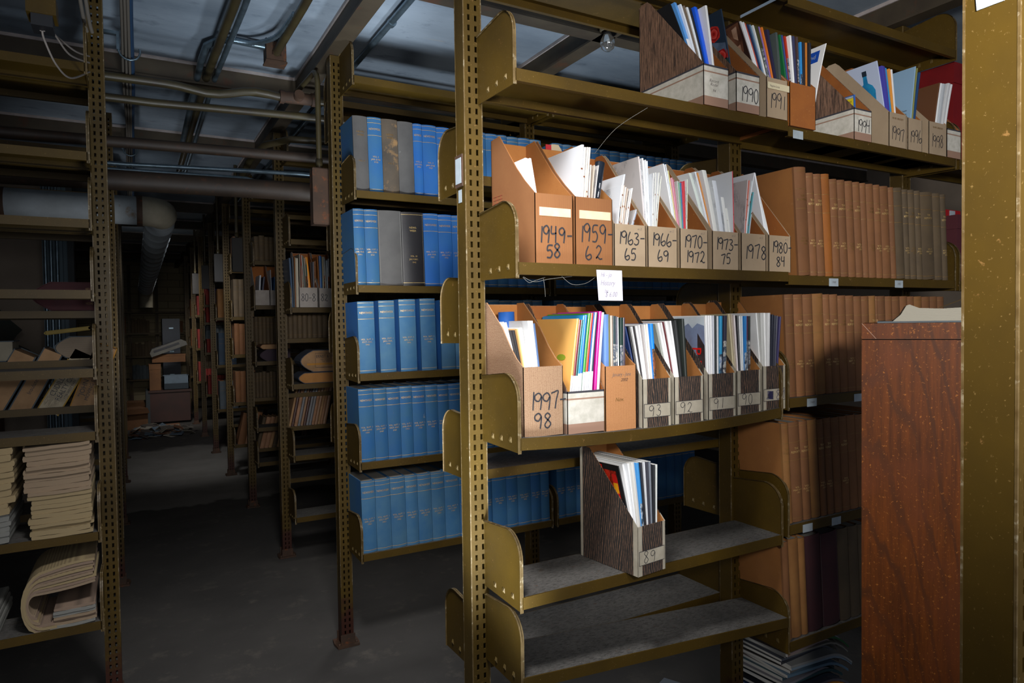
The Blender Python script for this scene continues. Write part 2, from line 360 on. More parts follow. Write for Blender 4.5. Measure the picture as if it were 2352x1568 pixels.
def hand(mb, st, u, v, h, pen, m, fn, sp=.62):
    """handwritten digits: lower-left corner (u, v), height h"""
    for ch in st:
        k = h*random.uniform(.9, 1.08); dv = random.uniform(-.04, .04)*h
        for s_ in GLY[ch]: ribbon(mb, [(u+a*h*(.95 if sp >= .56 else .78), v+dv+b*k) for a, b in s_], pen, m, fn)
        u += h*sp*(.62 if ch == '1' else 1.0)

# ---- magazine files: (x0, x1, front y, shelf z, front height, back height, depth) and their contents
BOXES = {
'49':(0.8265, 0.9329, 1.358, 1.472, 0.164, 0.335, 0.215),
'59':(0.94, 1.052, 1.358, 1.472, 0.164, 0.335, 0.215),
'63':(1.0571, 1.158, 1.358, 1.472, 0.106, 0.325, 0.215),
'66':(1.1655, 1.266, 1.358, 1.472, 0.106, 0.325, 0.215),
'70':(1.276, 1.377, 1.358, 1.472, 0.106, 0.325, 0.215),
'73':(1.394, 1.495, 1.358, 1.472, 0.106, 0.325, 0.215),
'78':(1.506, 1.606, 1.358, 1.472, 0.106, 0.325, 0.215),
'80':(1.6185, 1.713, 1.358, 1.472, 0.106, 0.325, 0.215),
'97':(0.7879, 0.8978, 1.356, 1.066, 0.164, 0.32, 0.215),
'wh':(0.91, 1.0204, 1.356, 1.063, 0.103, 0.32, 0.215),
'br':(1.0235, 1.121, 1.356, 1.06, 0.162, 0.32, 0.215),
'93':(1.139, 1.2358, 1.352, 1.058, 0.126, 0.325, 0.215),
'92':(1.2469, 1.3516, 1.352, 1.058, 0.126, 0.325, 0.215),
'91':(1.3692, 1.4748, 1.352, 1.06, 0.126, 0.325, 0.215),
'90':(1.479, 1.5776, 1.352, 1.064, 0.126, 0.325, 0.215),
'89':(1.5842, 1.6813, 1.352, 1.07, 0.128, 0.325, 0.215),
'w1':(1.345, 1.437, 1.338, 1.909, 0.108, 0.36, 0.26),
'y90':(1.467, 1.559, 1.338, 1.909, 0.108, 0.36, 0.26),
'y91':(1.588, 1.676, 1.338, 1.909, 0.112, 0.33, 0.23),
'bb':(1.6856, 1.8, 1.338, 1.897, 0.125, 0.3, 0.215),
'y94':(1.985, 2.073, 1.338, 1.893, 0.098, 0.33, 0.24),
'y97':(2.166, 2.262, 1.338, 1.893, 0.11, 0.33, 0.23),
'y96':(2.27, 2.352, 1.338, 1.893, 0.105, 0.33, 0.23),
'y98':(2.392, 2.5, 1.338, 1.893, 0.11, 0.33, 0.23),
'wl':(2.503, 2.59, 1.338, 1.893, 0.1, 0.33, 0.23),
'a89':(1.0762, 1.1762, 1.3, 0.701, 0.124, 0.298, 0.21),
}
MAGS = {
'49':[(0.8383,0.0092,0,0.0812,0.2541,"e8e8ec"),(0.8479,0.008,0,0.0705,0.2601,"dcdce0"),(0.8563,0.0056,0,0.0635,0.259,"efefef")],
'59':[(0.9471,0.0079,0.0198,0,0.2897,"d9dce0"),(0.9554,0.0066,0.0197,0,0.2847,"e6e2da"),(0.9625,0.005,0.0209,0,0.2856,"d8cfc2"),(0.9679,0.005,0.0221,0,0.2859,"e2dcd2"),(0.9734,0.004,0.0078,0,0.2449,"c9bcae"),(0.9778,0.0039,0.015,0,0.2434,"d6cdc2"),(0.9824,0.003,0.0222,0,0.244,"c4b5a5"),(0.9858,0.0027,0.0306,0,0.2444,"d5ccc4")],
'63':[(1.0611,0.0049,0.036,0,0.2302,"d4dbe4"),(1.0664,0.0039,0.0222,0,0.2015,"e0d8d0"),(1.0707,0.0042,0.025,0,0.2021,"cdbfb2"),(1.0753,0.0043,0.0257,0,0.1983,"dcd3ca"),(1.08,0.0038,0.0274,0,0.1955,"c8b8aa"),(1.0842,0.0042,0.0303,0,0.1911,"d8cfc6"),(1.0888,0.0039,0.033,0,0.1973,"e6e4e2"),(1.0931,0.0036,0.0415,0,0.1441,"b9bec8"),(1.0971,0.0028,0.0385,0,0.1376,"8d96a5")],
'66':[(1.1697,0.0045,0,0.0315,0.2895,"cfc8c8"),(1.1746,0.0045,0,0.0219,0.2836,"f0f0f0"),(1.1795,0.0029,0,0.0154,0.2784,"e6eaf0"),(1.1828,0.0018,0,0.0119,0.2751,"dfe6ee"),(1.185,0.0026,0.0078,0,0.2421,"e8e8e4"),(1.188,0.0027,0.0123,0,0.2442,"dcdcd4"),(1.1911,0.0023,0.0206,0,0.2453,"e6e6da"),(1.1938,0.0022,0.0254,0,0.2373,"e0e0d0")],
'70':[(1.28,0.0035,0,0.059,0.2877,"eef1f6"),(1.2839,0.0027,0,0.0545,0.2856,"dfe8f2"),(1.287,0.0027,0,0.0484,0.2675,"d8d890"),(1.2901,0.0028,0,0.0376,0.2467,"d99fb4"),(1.2933,0.0019,0,0.0346,0.2419,"c77f94"),(1.2956,0.002,0,0.022,0.2353,"b9c8c4"),(1.298,0.0016,0,0.0174,0.2317,"8fb39a"),(1.3,0.0016,0,0.0127,0.2295,"4a86b0"),(1.302,0.002,0,0.0077,0.2317,"d8485a"),(1.3044,0.002,0,0.0047,0.2328,"c23a40"),(1.3068,0.0023,0.0039,0,0.237,"cfe0c8")],
'73':[(1.4039,0.0101,0,0.0904,0.2809,"dfe9e2"),(1.4144,0.0068,0,0.0782,0.2827,"e9eef6"),(1.4221,0.0025,0,0.0739,0.28,"e8a25c"),(1.4293,0.0154,0,0.0637,0.2862,"efefe9"),(1.4486,0.0155,0,0.0446,0.2548,"e6eaf0"),(1.468,0.0114,0,0.0301,0.2068,"ecece8"),(1.4811,0.0079,0,0.0261,0.1757,"e0e0da"),(1.4874,0.0036,0,0.0067,0.2767,"d2545c")],
'78':[(1.5156,0.0027,0.0538,0,0.2794,"eceff4"),(1.5187,0.0036,0.0233,0,0.2564,"cdb9b8"),(1.5227,0.0022,0.0261,0,0.2554,"e88a76"),(1.5254,0.0036,0.0325,0,0.2546,"c9d6d8"),(1.5294,0.0036,0.0351,0,0.2236,"5aa0a8"),(1.5334,0.0036,0.0347,0,0.2223,"b8bcc2")],
'80':[(1.6335,0.0056,0,0.0559,0.2959,"f2f4f8"),(1.6396,0.0048,0,0.0552,0.2574,"e9ecf0"),(1.6448,0.0048,0,0.0555,0.2563,"e2e6ea"),(1.6501,0.0047,0,0.0561,0.2386,"eceeee"),(1.6553,0.0058,0,0.0565,0.2258,"f4f4ee")],
'97':[(0.7967,0.0048,0,0.1248,0.2661,"eeeeee"),(0.8019,0.0043,0,0.1139,0.2673,"dddcd8"),(0.8066,0.0034,0,0.1073,0.2659,"e8e4e0"),(0.8104,0.0057,0,0.0773,0.2464,"26262a"),(0.8165,0.0035,0,0.0698,0.2496,"e0b070"),(0.8204,0.0087,0,0.0636,0.2526,"f0f0ee"),(0.8341,0.0146,0,0.0461,0.2689,"f4f4f4"),(0.8493,0.0047,0,0.0444,0.2624,"58729c")],
'wh':[(0.914,0.0062,0.0332,0,0.2755,"e8b060"),(0.9206,0.0068,0.0328,0,0.2728,"7a2a2c"),(0.9278,0.0068,0.0318,0,0.2728,"1e5a58"),(0.935,0.0068,0.031,0,0.283,"2a90c8"),(0.9422,0.0069,0.0295,0,0.2843,"2f6fd0"),(0.9495,0.0075,0.0324,0,0.2881,"3c9a3c"),(0.9574,0.0075,0.0325,0,0.2894,"c83a28"),(0.9655,0.0045,0.0308,0,0.2907,"2d62b0"),(0.9706,0.0057,0.0305,0,0.2906,"d8dce8"),(0.9769,0.0058,0.0274,0,0.2906,"25404a"),(0.9897,0.0071,0.025,0,0.2932,"e0189a"),(0.9987,0.0071,0.0234,0,0.2905,"eef0f4")],
'br':[(1.0275,0.0151,0.0011,0,0.2883,"6f93d0"),(1.043,0.0046,-0.0023,0,0.2869,"7a7a4a"),(1.048,0.0073,0.0002,0,0.2855,"c9b8a8"),(1.0557,0.008,0.0014,0,0.2841,"2c4046"),(1.0641,0.006,0.0007,0,0.2827,"4a4658"),(1.0709,0.004,-0.0012,0,0.2814,"f0f0f0"),(1.0766,0.0094,0.0025,0,0.28,"1f3a34"),(1.0877,0.0061,0.0005,0,0.2799,"4c4250")],
'93':[(1.1467,0.0049,0,0.0702,0.2584,"27407a"),(1.152,0.005,0,0.0636,0.2583,"1c1c20"),(1.1574,0.0049,0,0.0571,0.2582,"f2f2f2"),(1.1627,0.0042,0,0.0548,0.2595,"2a2428"),(1.1673,0.0049,0,0.0517,0.2595,"f4f4f6"),(1.1726,0.0043,0,0.0451,0.2622,"eeeef0"),(1.1773,0.0036,0,0.0401,0.2621,"b9b2b0"),(1.1813,0.0043,0,0.0341,0.2634,"e8e8e8"),(1.1863,0.0057,0,0.0307,0.2647,"e8e0d0"),(1.1927,0.0094,0,0.0222,0.2654,"1f8be8")],
'92':[(1.2537,0.0052,0,0.0735,0.2641,"9fa49a"),(1.2593,0.0056,0,0.0691,0.2669,"f2f2f2"),(1.2653,0.0049,0,0.063,0.2682,"ececec"),(1.2712,0.0037,0,0.0612,0.2696,"6a2a30"),(1.2757,0.0067,0,0.0577,0.2709,"f4f4f4"),(1.2832,0.006,0,0.0471,0.2722,"efefef"),(1.29,0.0098,0,0.0358,0.2735,"1c1e1e"),(1.3006,0.0084,0,0.0186,0.2775,"2a302c")],
'91':[(1.3767,0.0087,0,0.0082,0.2834,"f2f2f2"),(1.3862,0.0052,0,0.0066,0.2833,"e6e6e8"),(1.3922,0.0052,0,0.0047,0.2832,"efefef"),(1.3982,0.0048,-0.0008,0,0.2831,"c9ccd4"),(1.4038,0.0072,0.0004,0,0.283,"20282a"),(1.4118,0.0073,-0.0004,0,0.2815,"dadada"),(1.4199,0.0106,0.0036,0,0.2815,"3aa0d0"),(1.4321,0.0123,0.0077,0,0.2828,"38384a")],
'90':[(1.4854,0.0068,0,0.0273,0.2835,"d8c8a0"),(1.4926,0.0059,0,0.0254,0.2834,"b8a890"),(1.4989,0.0051,0,0.0195,0.2802,"e4d8d8"),(1.5044,0.0051,0,0.0118,0.2786,"24262c"),(1.5099,0.0051,0,0.011,0.277,"e8e8e8"),(1.5154,0.0043,0,0.0064,0.2769,"dfe3e6"),(1.5201,0.0085,0.0009,0,0.2768,"2a86d0"),(1.5291,0.006,-0.0008,0,0.2767,"5a2a4a"),(1.5359,0.0078,0.0009,0,0.2767,"262c2c")],
'89':[(1.5917,0.0036,0,0.0221,0.2798,"f0f0f0"),(1.5957,0.0124,0,0.0084,0.2796,"d4d4d0"),(1.6086,0.0035,0,0.0062,0.2795,"f2f2f2"),(1.6126,0.0107,0.0043,0,0.2793,"dcdcdc"),(1.6238,0.0081,0.011,0,0.2746,"2a2c38"),(1.6323,0.0072,0.0138,0,0.2714,"3a3c48"),(1.64,0.0063,0.0152,0,0.2704,"4a4a58"),(1.6468,0.0064,0.0221,0,0.2682,"3d3862")],
'a89':[(1.0846,0.0031,0,0.0656,0.2605,"1a1a1c"),(1.0883,0.0052,0,0.0537,0.2663,"efefef"),(1.094,0.0052,0,0.0411,0.2691,"e4e6e8"),(1.0997,0.0105,0,0.0339,0.2718,"d8d6d0"),(1.1107,0.0085,0,0.0262,0.2711,"3f8fd0"),(1.1197,0.0058,0,0.0211,0.2718,"28282e"),(1.1261,0.0048,0,0.0161,0.2728,"d4d6da"),(1.1314,0.0053,0,0.0111,0.2735,"3a3a44"),(1.1373,0.0053,0,0.0074,0.2738,"7a808a"),(1.1432,0.0064,0.0009,0,0.2661,"2a2c30"),(1.1502,0.0054,0.0036,0,0.265,"dfe3e0")],
'w1':[(1.349,0.0032,0,0.1241,0.3181,"1a1c20"),(1.3526,0.0097,0,0.11,0.3147,"5a9ae0"),(1.3627,0.0065,0,0.0972,0.3067,"dfe6f0"),(1.3696,0.0049,0,0.0899,0.3011,"7a6a5a"),(1.3749,0.0066,0,0.0839,0.2957,"e8eef4"),(1.3819,0.0055,0,0.0796,0.2954,"26262a"),(1.3878,0.0121,0,0.0685,0.2934,"1f60e8"),(1.4003,0.0078,0,0.0391,0.2877,"f0f0f0")],
'y90':[(1.4751,0.0047,0,0.0538,0.2998,"28384a")],
'y91':[(1.595,0.0031,0,0.1012,0.3103,"3a2620"),(1.5987,0.0056,0,0.095,0.3065,"f0f0f2"),(1.6049,0.0055,0,0.0906,0.3038,"eef0f4"),(1.611,0.0037,0,0.0893,0.3011,"d0604a"),(1.6154,0.0055,0,0.0833,0.2966,"2a3a60"),(1.6216,0.0049,0,0.0804,0.2955,"6a8aa8"),(1.6271,0.0063,0,0.0743,0.2925,"eef0f0"),(1.634,0.01,0,0.0693,0.2906,"4a4a2a"),(1.6446,0.0051,0,0.0676,0.2891,"8a70b0"),(1.6503,0.0063,0,0.0616,0.2866,"e07a2a"),(1.6572,0.0114,0,0.0487,0.2766,"2c2c48"),(1.6631,0.0089,0,0.0219,0.259,"4a5452")],
'bb':[(1.6993,0.0064,0,0.0385,0.2778,"1f6a3c"),(1.7064,0.0065,0,0.0363,0.277,"3a4a80"),(1.7135,0.0078,0,0.0316,0.2736,"b03018"),(1.722,0.0078,0,0.0201,0.2731,"f0f0f0"),(1.7305,0.0092,0,0.0165,0.2713,"3a3c5a"),(1.7403,0.0079,0,0.0113,0.2691,"4a3a38"),(1.7489,0.0086,0,0.0053,0.2533,"2f86c8"),(1.7582,0.0093,-0.0029,0,0.2513,"28282e"),(1.7681,0.0081,-0.0015,0,0.2525,"b8702a"),(1.7768,0.0108,0.0051,0,0.2554,"2a2a30"),(1.7926,0.0034,0.0679,0,0.2679,"f0f0f0")],
'y94':[(2.0043,0.0045,0,0.004,0.1411,"2a60b0")],
'y97':[(2.1786,0.0049,0,0.0422,0.2897,"b8c4dc"),(2.1843,0.0195,0,0.0289,0.2702,"4a48a8"),(2.2046,0.0081,0,0.0289,0.2664,"2f8fc8"),(2.2136,0.0081,0,0.0218,0.2631,"e89a40"),(2.2226,0.0082,0,0.0198,0.2615,"e8e8e8")],
'y96':[(2.2901,0.0051,0.0361,0,0.2825,"8fb0cc"),(2.2969,0.0068,0.0393,0,0.2783,"8a8a50"),(2.3045,0.0103,0.0443,0,0.2662,"2a4a78")],
'y98':[(2.4204,0.0072,0.0489,0,0.2507,"6a4630"),(2.4294,0.0126,0.0491,0,0.2507,"eef0f0"),(2.4438,0.0181,0.0484,0,0.2518,"c8ccd0"),(2.4638,0.0164,0.0607,0,0.2585,"d4d4d4"),(2.4821,0.011,0.0612,0,0.2573,"e4e4e4")],
}
# ------------------------------------------------------------------ room shell
CEIL = 2.53
def shell(name, mb): return tag(mb.build(name), kind='structure')
def floor_mat():
    m, nt, b = newmat('stained_concrete_floor'); vec, tc = coords(nt, rnd=False)
    base = mix(nt, ramp(nt, noise(nt, vec, 1.6, 6), .35, .68), lin('4c4844'), lin('3c3936'))
    base = mix(nt, ramp(nt, noise(nt, vec, 7, 6, .7), .56, .72), base, lin('5c564e'))
    base = mix(nt, ramp(nt, noise(nt, vec, 60, 3, .7), .70, .76), base, lin('6f6a62'))
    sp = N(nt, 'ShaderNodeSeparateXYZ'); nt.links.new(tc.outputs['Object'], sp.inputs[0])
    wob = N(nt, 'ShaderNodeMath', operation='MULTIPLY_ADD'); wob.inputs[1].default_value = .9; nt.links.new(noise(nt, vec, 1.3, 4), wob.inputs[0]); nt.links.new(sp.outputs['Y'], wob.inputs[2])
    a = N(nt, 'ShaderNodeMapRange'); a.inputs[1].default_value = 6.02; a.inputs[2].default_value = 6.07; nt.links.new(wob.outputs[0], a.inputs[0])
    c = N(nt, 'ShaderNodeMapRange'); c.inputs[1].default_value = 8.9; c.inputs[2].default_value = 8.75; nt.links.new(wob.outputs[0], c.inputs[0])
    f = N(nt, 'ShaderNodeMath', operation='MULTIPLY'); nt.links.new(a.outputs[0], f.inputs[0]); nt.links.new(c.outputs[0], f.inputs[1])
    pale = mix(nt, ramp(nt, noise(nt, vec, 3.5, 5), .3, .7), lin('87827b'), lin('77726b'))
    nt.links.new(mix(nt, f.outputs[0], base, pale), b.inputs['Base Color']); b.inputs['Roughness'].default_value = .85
    bump(nt, b, noise(nt, vec, 30, 5), .25, .004); return m
def ceil_mat():
    m, nt, b = newmat('smeared_grey_ceiling'); vec, tc = coords(nt, (1, 2.2, 1), rnd=False)
    c = mix(nt, ramp(nt, noise(nt, vec, 1.7, 6, .65), .32, .68), lin('9aa6b2'), lin('7a8794'))
    c = mix(nt, ramp(nt, noise(nt, vec, 5.5, 6, .7), .57, .75), c, lin('5c6874'))
    v2, _ = coords(nt, (1, 6, 1), rnd=False)
    c = mix(nt, ramp(nt, noise(nt, v2, 4, 4, .6), .66, .74), c, lin('a3a3a5'))
    nt.links.new(c, b.inputs['Base Color']); b.inputs['Roughness'].default_value = .7; return m
def brick_mat(name, a, bb, mortar):
    m, nt, b = newmat(name); tc = N(nt, 'ShaderNodeTexCoord'); mp = N(nt, 'ShaderNodeMapping'); mp.inputs['Rotation'].default_value = (math.pi/2, 0, 0)
    nt.links.new(tc.outputs['Object'], mp.inputs['Vector'])
    k = N(nt, 'ShaderNodeTexBrick'); k.inputs['Color1'].default_value = lin(a); k.inputs['Color2'].default_value = lin(bb); k.inputs['Mortar'].default_value = lin(mortar)
    k.inputs['Scale'].default_value = 1; k.inputs['Brick Width'].default_value = .40; k.inputs['Row Height'].default_value = .13; k.inputs['Mortar Size'].default_value = .008
    nt.links.new(mp.outputs[0], k.inputs['Vector']); nt.links.new(k.outputs['Color'], b.inputs['Base Color']); b.inputs['Roughness'].default_value = .85; return m
CREAM = brick_mat('cream_painted_block', 'a49678', '988a6c', '7c7058')
PLASTER = mat('beige_plaster', 'a09080', .85, '8f8172', 2.5)
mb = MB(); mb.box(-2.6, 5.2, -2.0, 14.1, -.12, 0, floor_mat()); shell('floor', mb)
mb = MB(); mb.box(-2.6, 5.2, -2.0, 14.1, CEIL, CEIL+.1, ceil_mat()); shell('ceiling', mb)
mb = MB(); mb.box(-2.6, 5.2, 14.0, 14.12, 0, CEIL, CREAM); shell('wall_back', mb)
mb = MB(); mb.box(-2.72, -2.6, -2.0, 14.1, 0, CEIL, PLASTER); shell('wall_left', mb)
mb = MB(); mb.box(5.2, 5.32, -2.0, 14.1, 0, CEIL, PLASTER); shell('wall_right', mb)
mb = MB(); mb.box(-2.6, -.56, 6.22, 6.34, 0, CEIL, PLASTER); shell('wall_partition', mb)
# steel ceiling beams: pale paint line at the ceiling joint, rusty web, flange
WHITEWASH = mat('whitewashed_joint', 'b5aaa6', .8, '9c928e', 20)
def ibeam(name, axis, c, a, b):
    mb = MB(); h = .09; w = .022
    def bx(u0, u1, z0, z1, m):
        if axis == 'X': mb.box(a, b, c+u0, c+u1, z0, z1, m)
        else: mb.box(c+u0, c+u1, a, b, z0, z1, m)
    bx(-w-.006, w+.006, CEIL-.014, CEIL-.0005, WHITEWASH)
    bx(-.006, .006, CEIL-h, CEIL-.014, BEAM); bx(-w-.012, w+.012, CEIL-h-.008, CEIL-h, BEAM)
    bx(-w, -w+.005, CEIL-h, CEIL-.014, BEAM)
    return tag(mb.build(name), kind='structure')
for i, y in enumerate((2.15, 3.42, 4.66, 5.92, 7.17, 8.42, 9.68, 10.93, 12.18)):
    ibeam('trim_%d' % (i+1), 'X', y, -2.6, 5.2)
for i, x in enumerate((.745, 1.632, 2.55)):
    ibeam('trim_%d' % (i+10), 'Y', x, -2.0, 14.0)

# ------------------------------------------------------------------ steel stack shelving
PH = 2.43
_pm = {}
def post_mesh(h=PH):
    if h in _pm: return _pm[h]
    mb = MB(); hw = .025; xs = [-hw, -.0128, -.0062, .0062, .0128, hw]; pitch = .0254
    n = int((h-.06)/pitch); z0 = .05
    for y, sgn in ((-.025, 1), (.025, -1)):
        for c in range(5):
            if c in (1, 3):
                zs = [0]
                for k in range(n): zs += [z0+k*pitch, z0+k*pitch+.0145]
                zs.append(h)
                for k in range(0, len(zs), 2): mb.face([(xs[c], y, zs[k]), (xs[c+1], y, zs[k]), (xs[c+1], y, zs[k+1]), (xs[c], y, zs[k+1])], POST)
            else: mb.face([(xs[c], y, 0), (xs[c+1], y, 0), (xs[c+1], y, h), (xs[c], y, h)], POST)
        yi = y+sgn*.003        # inner skin gives the slots their thickness
        for c in (1, 3):
            for k in range(n):
                a, b_ = z0+k*pitch, z0+k*pitch+.0145
                for p, q in (((xs[c], a), (xs[c+1], a)), ((xs[c+1], a), (xs[c+1], b_)), ((xs[c+1], b_), (xs[c], b_)), ((xs[c], b_), (xs[c], a))):
                    mb.face([(p[0], y, p[1]), (q[0], y, q[1]), (q[0], yi, q[1]), (p[0], yi, p[1])], POST)
    for x in (-hw, hw): mb.face([(x, -.025, 0), (x, .025, 0), (x, .025, h), (x, -.025, h)], POST)
    for x in (-hw, hw):
        for y in (-.025, .025):
            sx, sy = (1 if x > 0 else -1), (1 if y > 0 else -1)
            mb.box(min(x-sx*.0022, x+sx*.0003), max(x-sx*.0022, x+sx*.0003), min(y-sy*.0022, y+sy*.0003), max(y-sy*.0022, y+sy*.0003), .25, h-.002, WORN)
    mb.box(-.0015, .0015, -.0215, .0215, .0, h, POST)          # web between the two slot rows
    mb.face([(-hw, -.025, h), (hw, -.025, h), (hw, .025, h), (-hw, .025, h)], POST)
    _pm[h] = mb.mesh('post'); return _pm[h]
def base_mesh():
    mb = MB(); mb.prism([(-.045, -.045), (.045, -.045), (.05, .0), (.045, .045), (-.045, .045), (-.05, 0)], 'Z', .001, .010, RUST)
    mb.box(-.03, .03, -.032, -.0265, .010, .05, RUST); mb.box(-.03, .03, .0265, .032, .010, .05, RUST)
    for x in (-.036, .036): mb.lathe([(.006, .010), (.006, .018), (0, .018)], (x, -.03, 0), RUST, 6)
    return mb.mesh('base_plate')
BASE = base_mesh()
def panel_mesh(d, sgn):
    """book-stop end panel in the YZ plane; origin at the post face, foot of the panel; sgn -1 = towards -Y"""
    mb = MB(); r = .062; H = .178
    P = [(0, .0), (sgn*d, -.004), (sgn*d, H-r)]
    arc = [(sgn*(d-r+r*math.cos(a)), H-r+r*math.sin(a)) for a in [math.pi/2*k/8 for k in range(9)]]
    P = P[:2]+arc+[(0, H-.012)]
    mb.prism(P, 'X', -.0011, .0011, OLIVE)
    edge = [P[1]]+arc+[P[-1]]
    for i in range(len(edge)-1):          # rolled rim
        a, b = edge[i], edge[i+1]
        mb.raw([(-.0045, a[0], a[1]), (.0045, a[0], a[1]), (.0045, b[0], b[1]), (-.0045, b[0], b[1])], [(0, 1, 2, 3)], WORN)
        k = .997
        mb.raw([(-.0045, a[0]*k, a[1]-.0012), (.0045, a[0]*k, a[1]-.0012), (.0045, b[0]*k, b[1]-.0012), (-.0045, b[0]*k, b[1]-.0012)], [(3, 2, 1, 0)], WORN)
    for k in range(3):                    # pressed fastening lugs
        y = sgn*d*(.30+.24*k); z = .018+.0015*k
        for s_ in (-1, 1):
            mb.raw([(s_*.0011, y-.005, z-.005), (s_*.0011, y+.005, z-.005), (s_*.0011, y+.004, z+.009), (s_*.0011, y-.004, z+.009), (s_*.0045, y-.003, z+.001), (s_*.0045, y+.003, z+.001)],
                   [(0, 1, 5, 4), (1, 2, 5), (3, 0, 4), (2, 3, 4, 5)], LUG)
    mb.prism([(0, .015), (0, .055), (-sgn*.006, .05), (-sgn*.006, .02)], 'X', -.001, .001, OLIVE)  # hook into the slot
    return mb.mesh('end_panel')
LUG = mat('worn_lug_metal', '6e5a30', .6, '54431c', 200)
DF, DB = .185, .20
PAN = {('f', 1): panel_mesh(DF, -1), ('b', 1): panel_mesh(DB, 1)}
def shelf_mesh(side, x0, x1, zl, zr, sag, yface):
    d = DF if side == 'f' else DB; sgn = -1 if side == 'f' else 1
    n = 10 if sag else 2
    xs = [x0+(x1-x0)*i/n for i in range(n+1)]; zs = [zl+(zr-zl)*i/n-sag*4*(i/n)*(1-i/n) for i in range(n+1)]
    yb, yf = yface+sgn*.004, yface+sgn*d
    T = .0016; L = .028
    mb = MB()
    o = [(yf, 0), (yf, -L), (yf-sgn*.012, -L), (yf-sgn*.012, -L+T), (yf-sgn*T, -L+T), (yf-sgn*T, -T), (yb+sgn*T, -T), (yb+sgn*T, -L+T+.003), (yb+sgn*.012, -L+T+.003), (yb+sgn*.012, -L+.003), (yb, -L+.003), (yb, 0)]
    mb.sweepx(o, xs, zs, OLIVE)
    mb.sweepx([(yf-sgn*.0035, .0003), (yf-sgn*.0035, -.0004), (yb+sgn*.002, -.0004), (yb+sgn*.002, .0003)], [xs[0]+.001]+xs[1:-1]+[xs[-1]-.001], zs, DUST)
    return mb
def shelf(root, side, x0, x1, z, zr=None, sag=0, ends='LR', tags=()):
    """one cantilever shelf of a range, with its end panels and label tags"""
    o = root.location; yface = o.y-.025 if side == 'f' else o.y+.025
    zr = z if zr is None else zr; orig = ((x0+x1)/2, yface, z)
    s = link('shelf', shelf_mesh(side, x0, x1, z, zr, sag, yface).mesh('shelf', orig), root, (orig[0]-o.x, orig[1]-o.y, orig[2]-o.z))
    for e, x, zz in (('L', x0-.0015, z), ('R', x1+.0015, zr)):
        if e in ends: link('end_panel', PAN[(side, 1)], s, (x-orig[0], 0, zz-.031-orig[2]))
    for x, st, dz in tags:
        mb = MB(); yy = yface-DF-.0012 if side == 'f' else yface+DB+.0012
        mb.box(x-.022, x+.022, yy-.0004, yy+.0004, z-.030+dz, z-.006+dz, CARD)
        if st: put_text(mb, st, PEN, lambda u, v: (x+u, yy-.0007, z-.018+dz+v), .010, .034, .3)
        t = mb.build('shelf_tag', s, orig); t['label'] = 'small pale label tag'
        t.location = (0, 0, 0)
    return s
def rng(name_label, y, xs, h=PH, group=None):
    r = thing('shelving_range', name_label, 'shelving', (xs[0], y, 0), group)
    for x in xs:
        p = link('post', post_mesh(h), r, (x-xs[0], 0, 0)); link('base_plate', BASE, p, (0, 0, 0))
    return r
BAY = .914; PX = .754
X = lambda b: PX+.016+b*BAY            # left end of bay b
XE = lambda b: PX-.016+(b+1)*BAY       # right end of bay b
YA = 1.552                              # post centre line of the near range
A = rng('near olive steel shelving range holding the dated magazine files', YA, [PX+i*BAY for i in range(4)])
shelf(A, 'f', X(0), XE(0)+.031, 2.285, ends='L'); shelf(A, 'f', X(0), XE(0)+.031, 1.909, ends='L'); shelf(A, 'f', X(0), XE(0)+.031, 1.472, ends='L')
shelf(A, 'f', X(0), XE(0), 1.069, 1.075, .013); shelf(A, 'f', X(0), XE(0), .700); shelf(A, 'f', X(0), XE(0)+.028, .512, .447, ends='L')
shelf(A, 'f', X(1), XE(1), 2.275, ends='R'); shelf(A, 'f', X(1), XE(1), 1.895, ends='R', tags=((1.725, '', -.002),)); shelf(A, 'f', X(1), XE(1), 1.463, ends='R', tags=((1.888, '1949', 0), (2.226, '1952', 0)))
shelf(A, 'f', X(1), XE(1), 1.100, tags=((1.785, '1949', 0), (2.01, '', 0))); shelf(A, 'f', X(1), XE(1), .722, tags=((1.765, '', 0), (1.90, '', 0))); shelf(A, 'f', X(1), XE(1), .371)
for z in (1.895, 1.463, 1.10): shelf(A, 'f', X(2), XE(2), z)
for z in (2.30, 1.716, 1.314, .950, .448): shelf(A, 'b', X(0), XE(0), z)
for z in (2.30, 1.09, .720): shelf(A, 'b', X(1), XE(1), z)
YB_ = 2.805
Bq = rng('second olive steel shelving range holding the blue bound volumes', YB_, [PX+i*BAY for i in range(3)])
ZB = [2.296, 1.856, 1.489, 1.143, .794, .432]
for b in (0, 1):
    for z in ZB: shelf(Bq, 'f', X(b), XE(b), z)
    for z in (2.27, 2.17, 1.70, 1.25, .85): shelf(Bq, 'b', X(b), XE(b), z)
STEP = 1.252
WORD = ['third', 'fourth', 'fifth', 'sixth', 'seventh', 'eighth', 'ninth']
FRONT = [[2.27, 1.81, 1.435, 1.012, .615, .27], [2.27, 1.80, 1.483, 1.083, .61, .07+.29], [2.27, 1.83, 1.42, 1.09, .67, .30], [2.27, 1.83, 1.43, .94, .48], [2.27, 1.60, 1.39, 1.03, .53], [2.2, 1.5, 1.05, .6], [2.2, 1.5, 1.05, .6]]
BACK = [[2.2, 1.98, 1.26, .94, .745, .44], [2.2, 1.95, 1.19, .80, .42], [2.2, 1.55, .45], [2.2, 1.1], [2.2, 1.17, .85], [2.2], [2.2]]
RANGES = []
for i in range(7):
    y = YB_+STEP*(i+1)
    r = rng('dim olive shelving range, %s back from the camera, right of the aisle' % WORD[i], y, [PX, PX+BAY])
    for z in FRONT[i]: shelf(r, 'f', X(0), XE(0), z)
    for z in BACK[i]: shelf(r, 'b', X(0), XE(0), z)
    RANGES.append(r)
LX = -.085
L1 = rng('dark steel shelving range at left holding newspapers and directories', YB_, [LX-BAY, LX], 2.515)
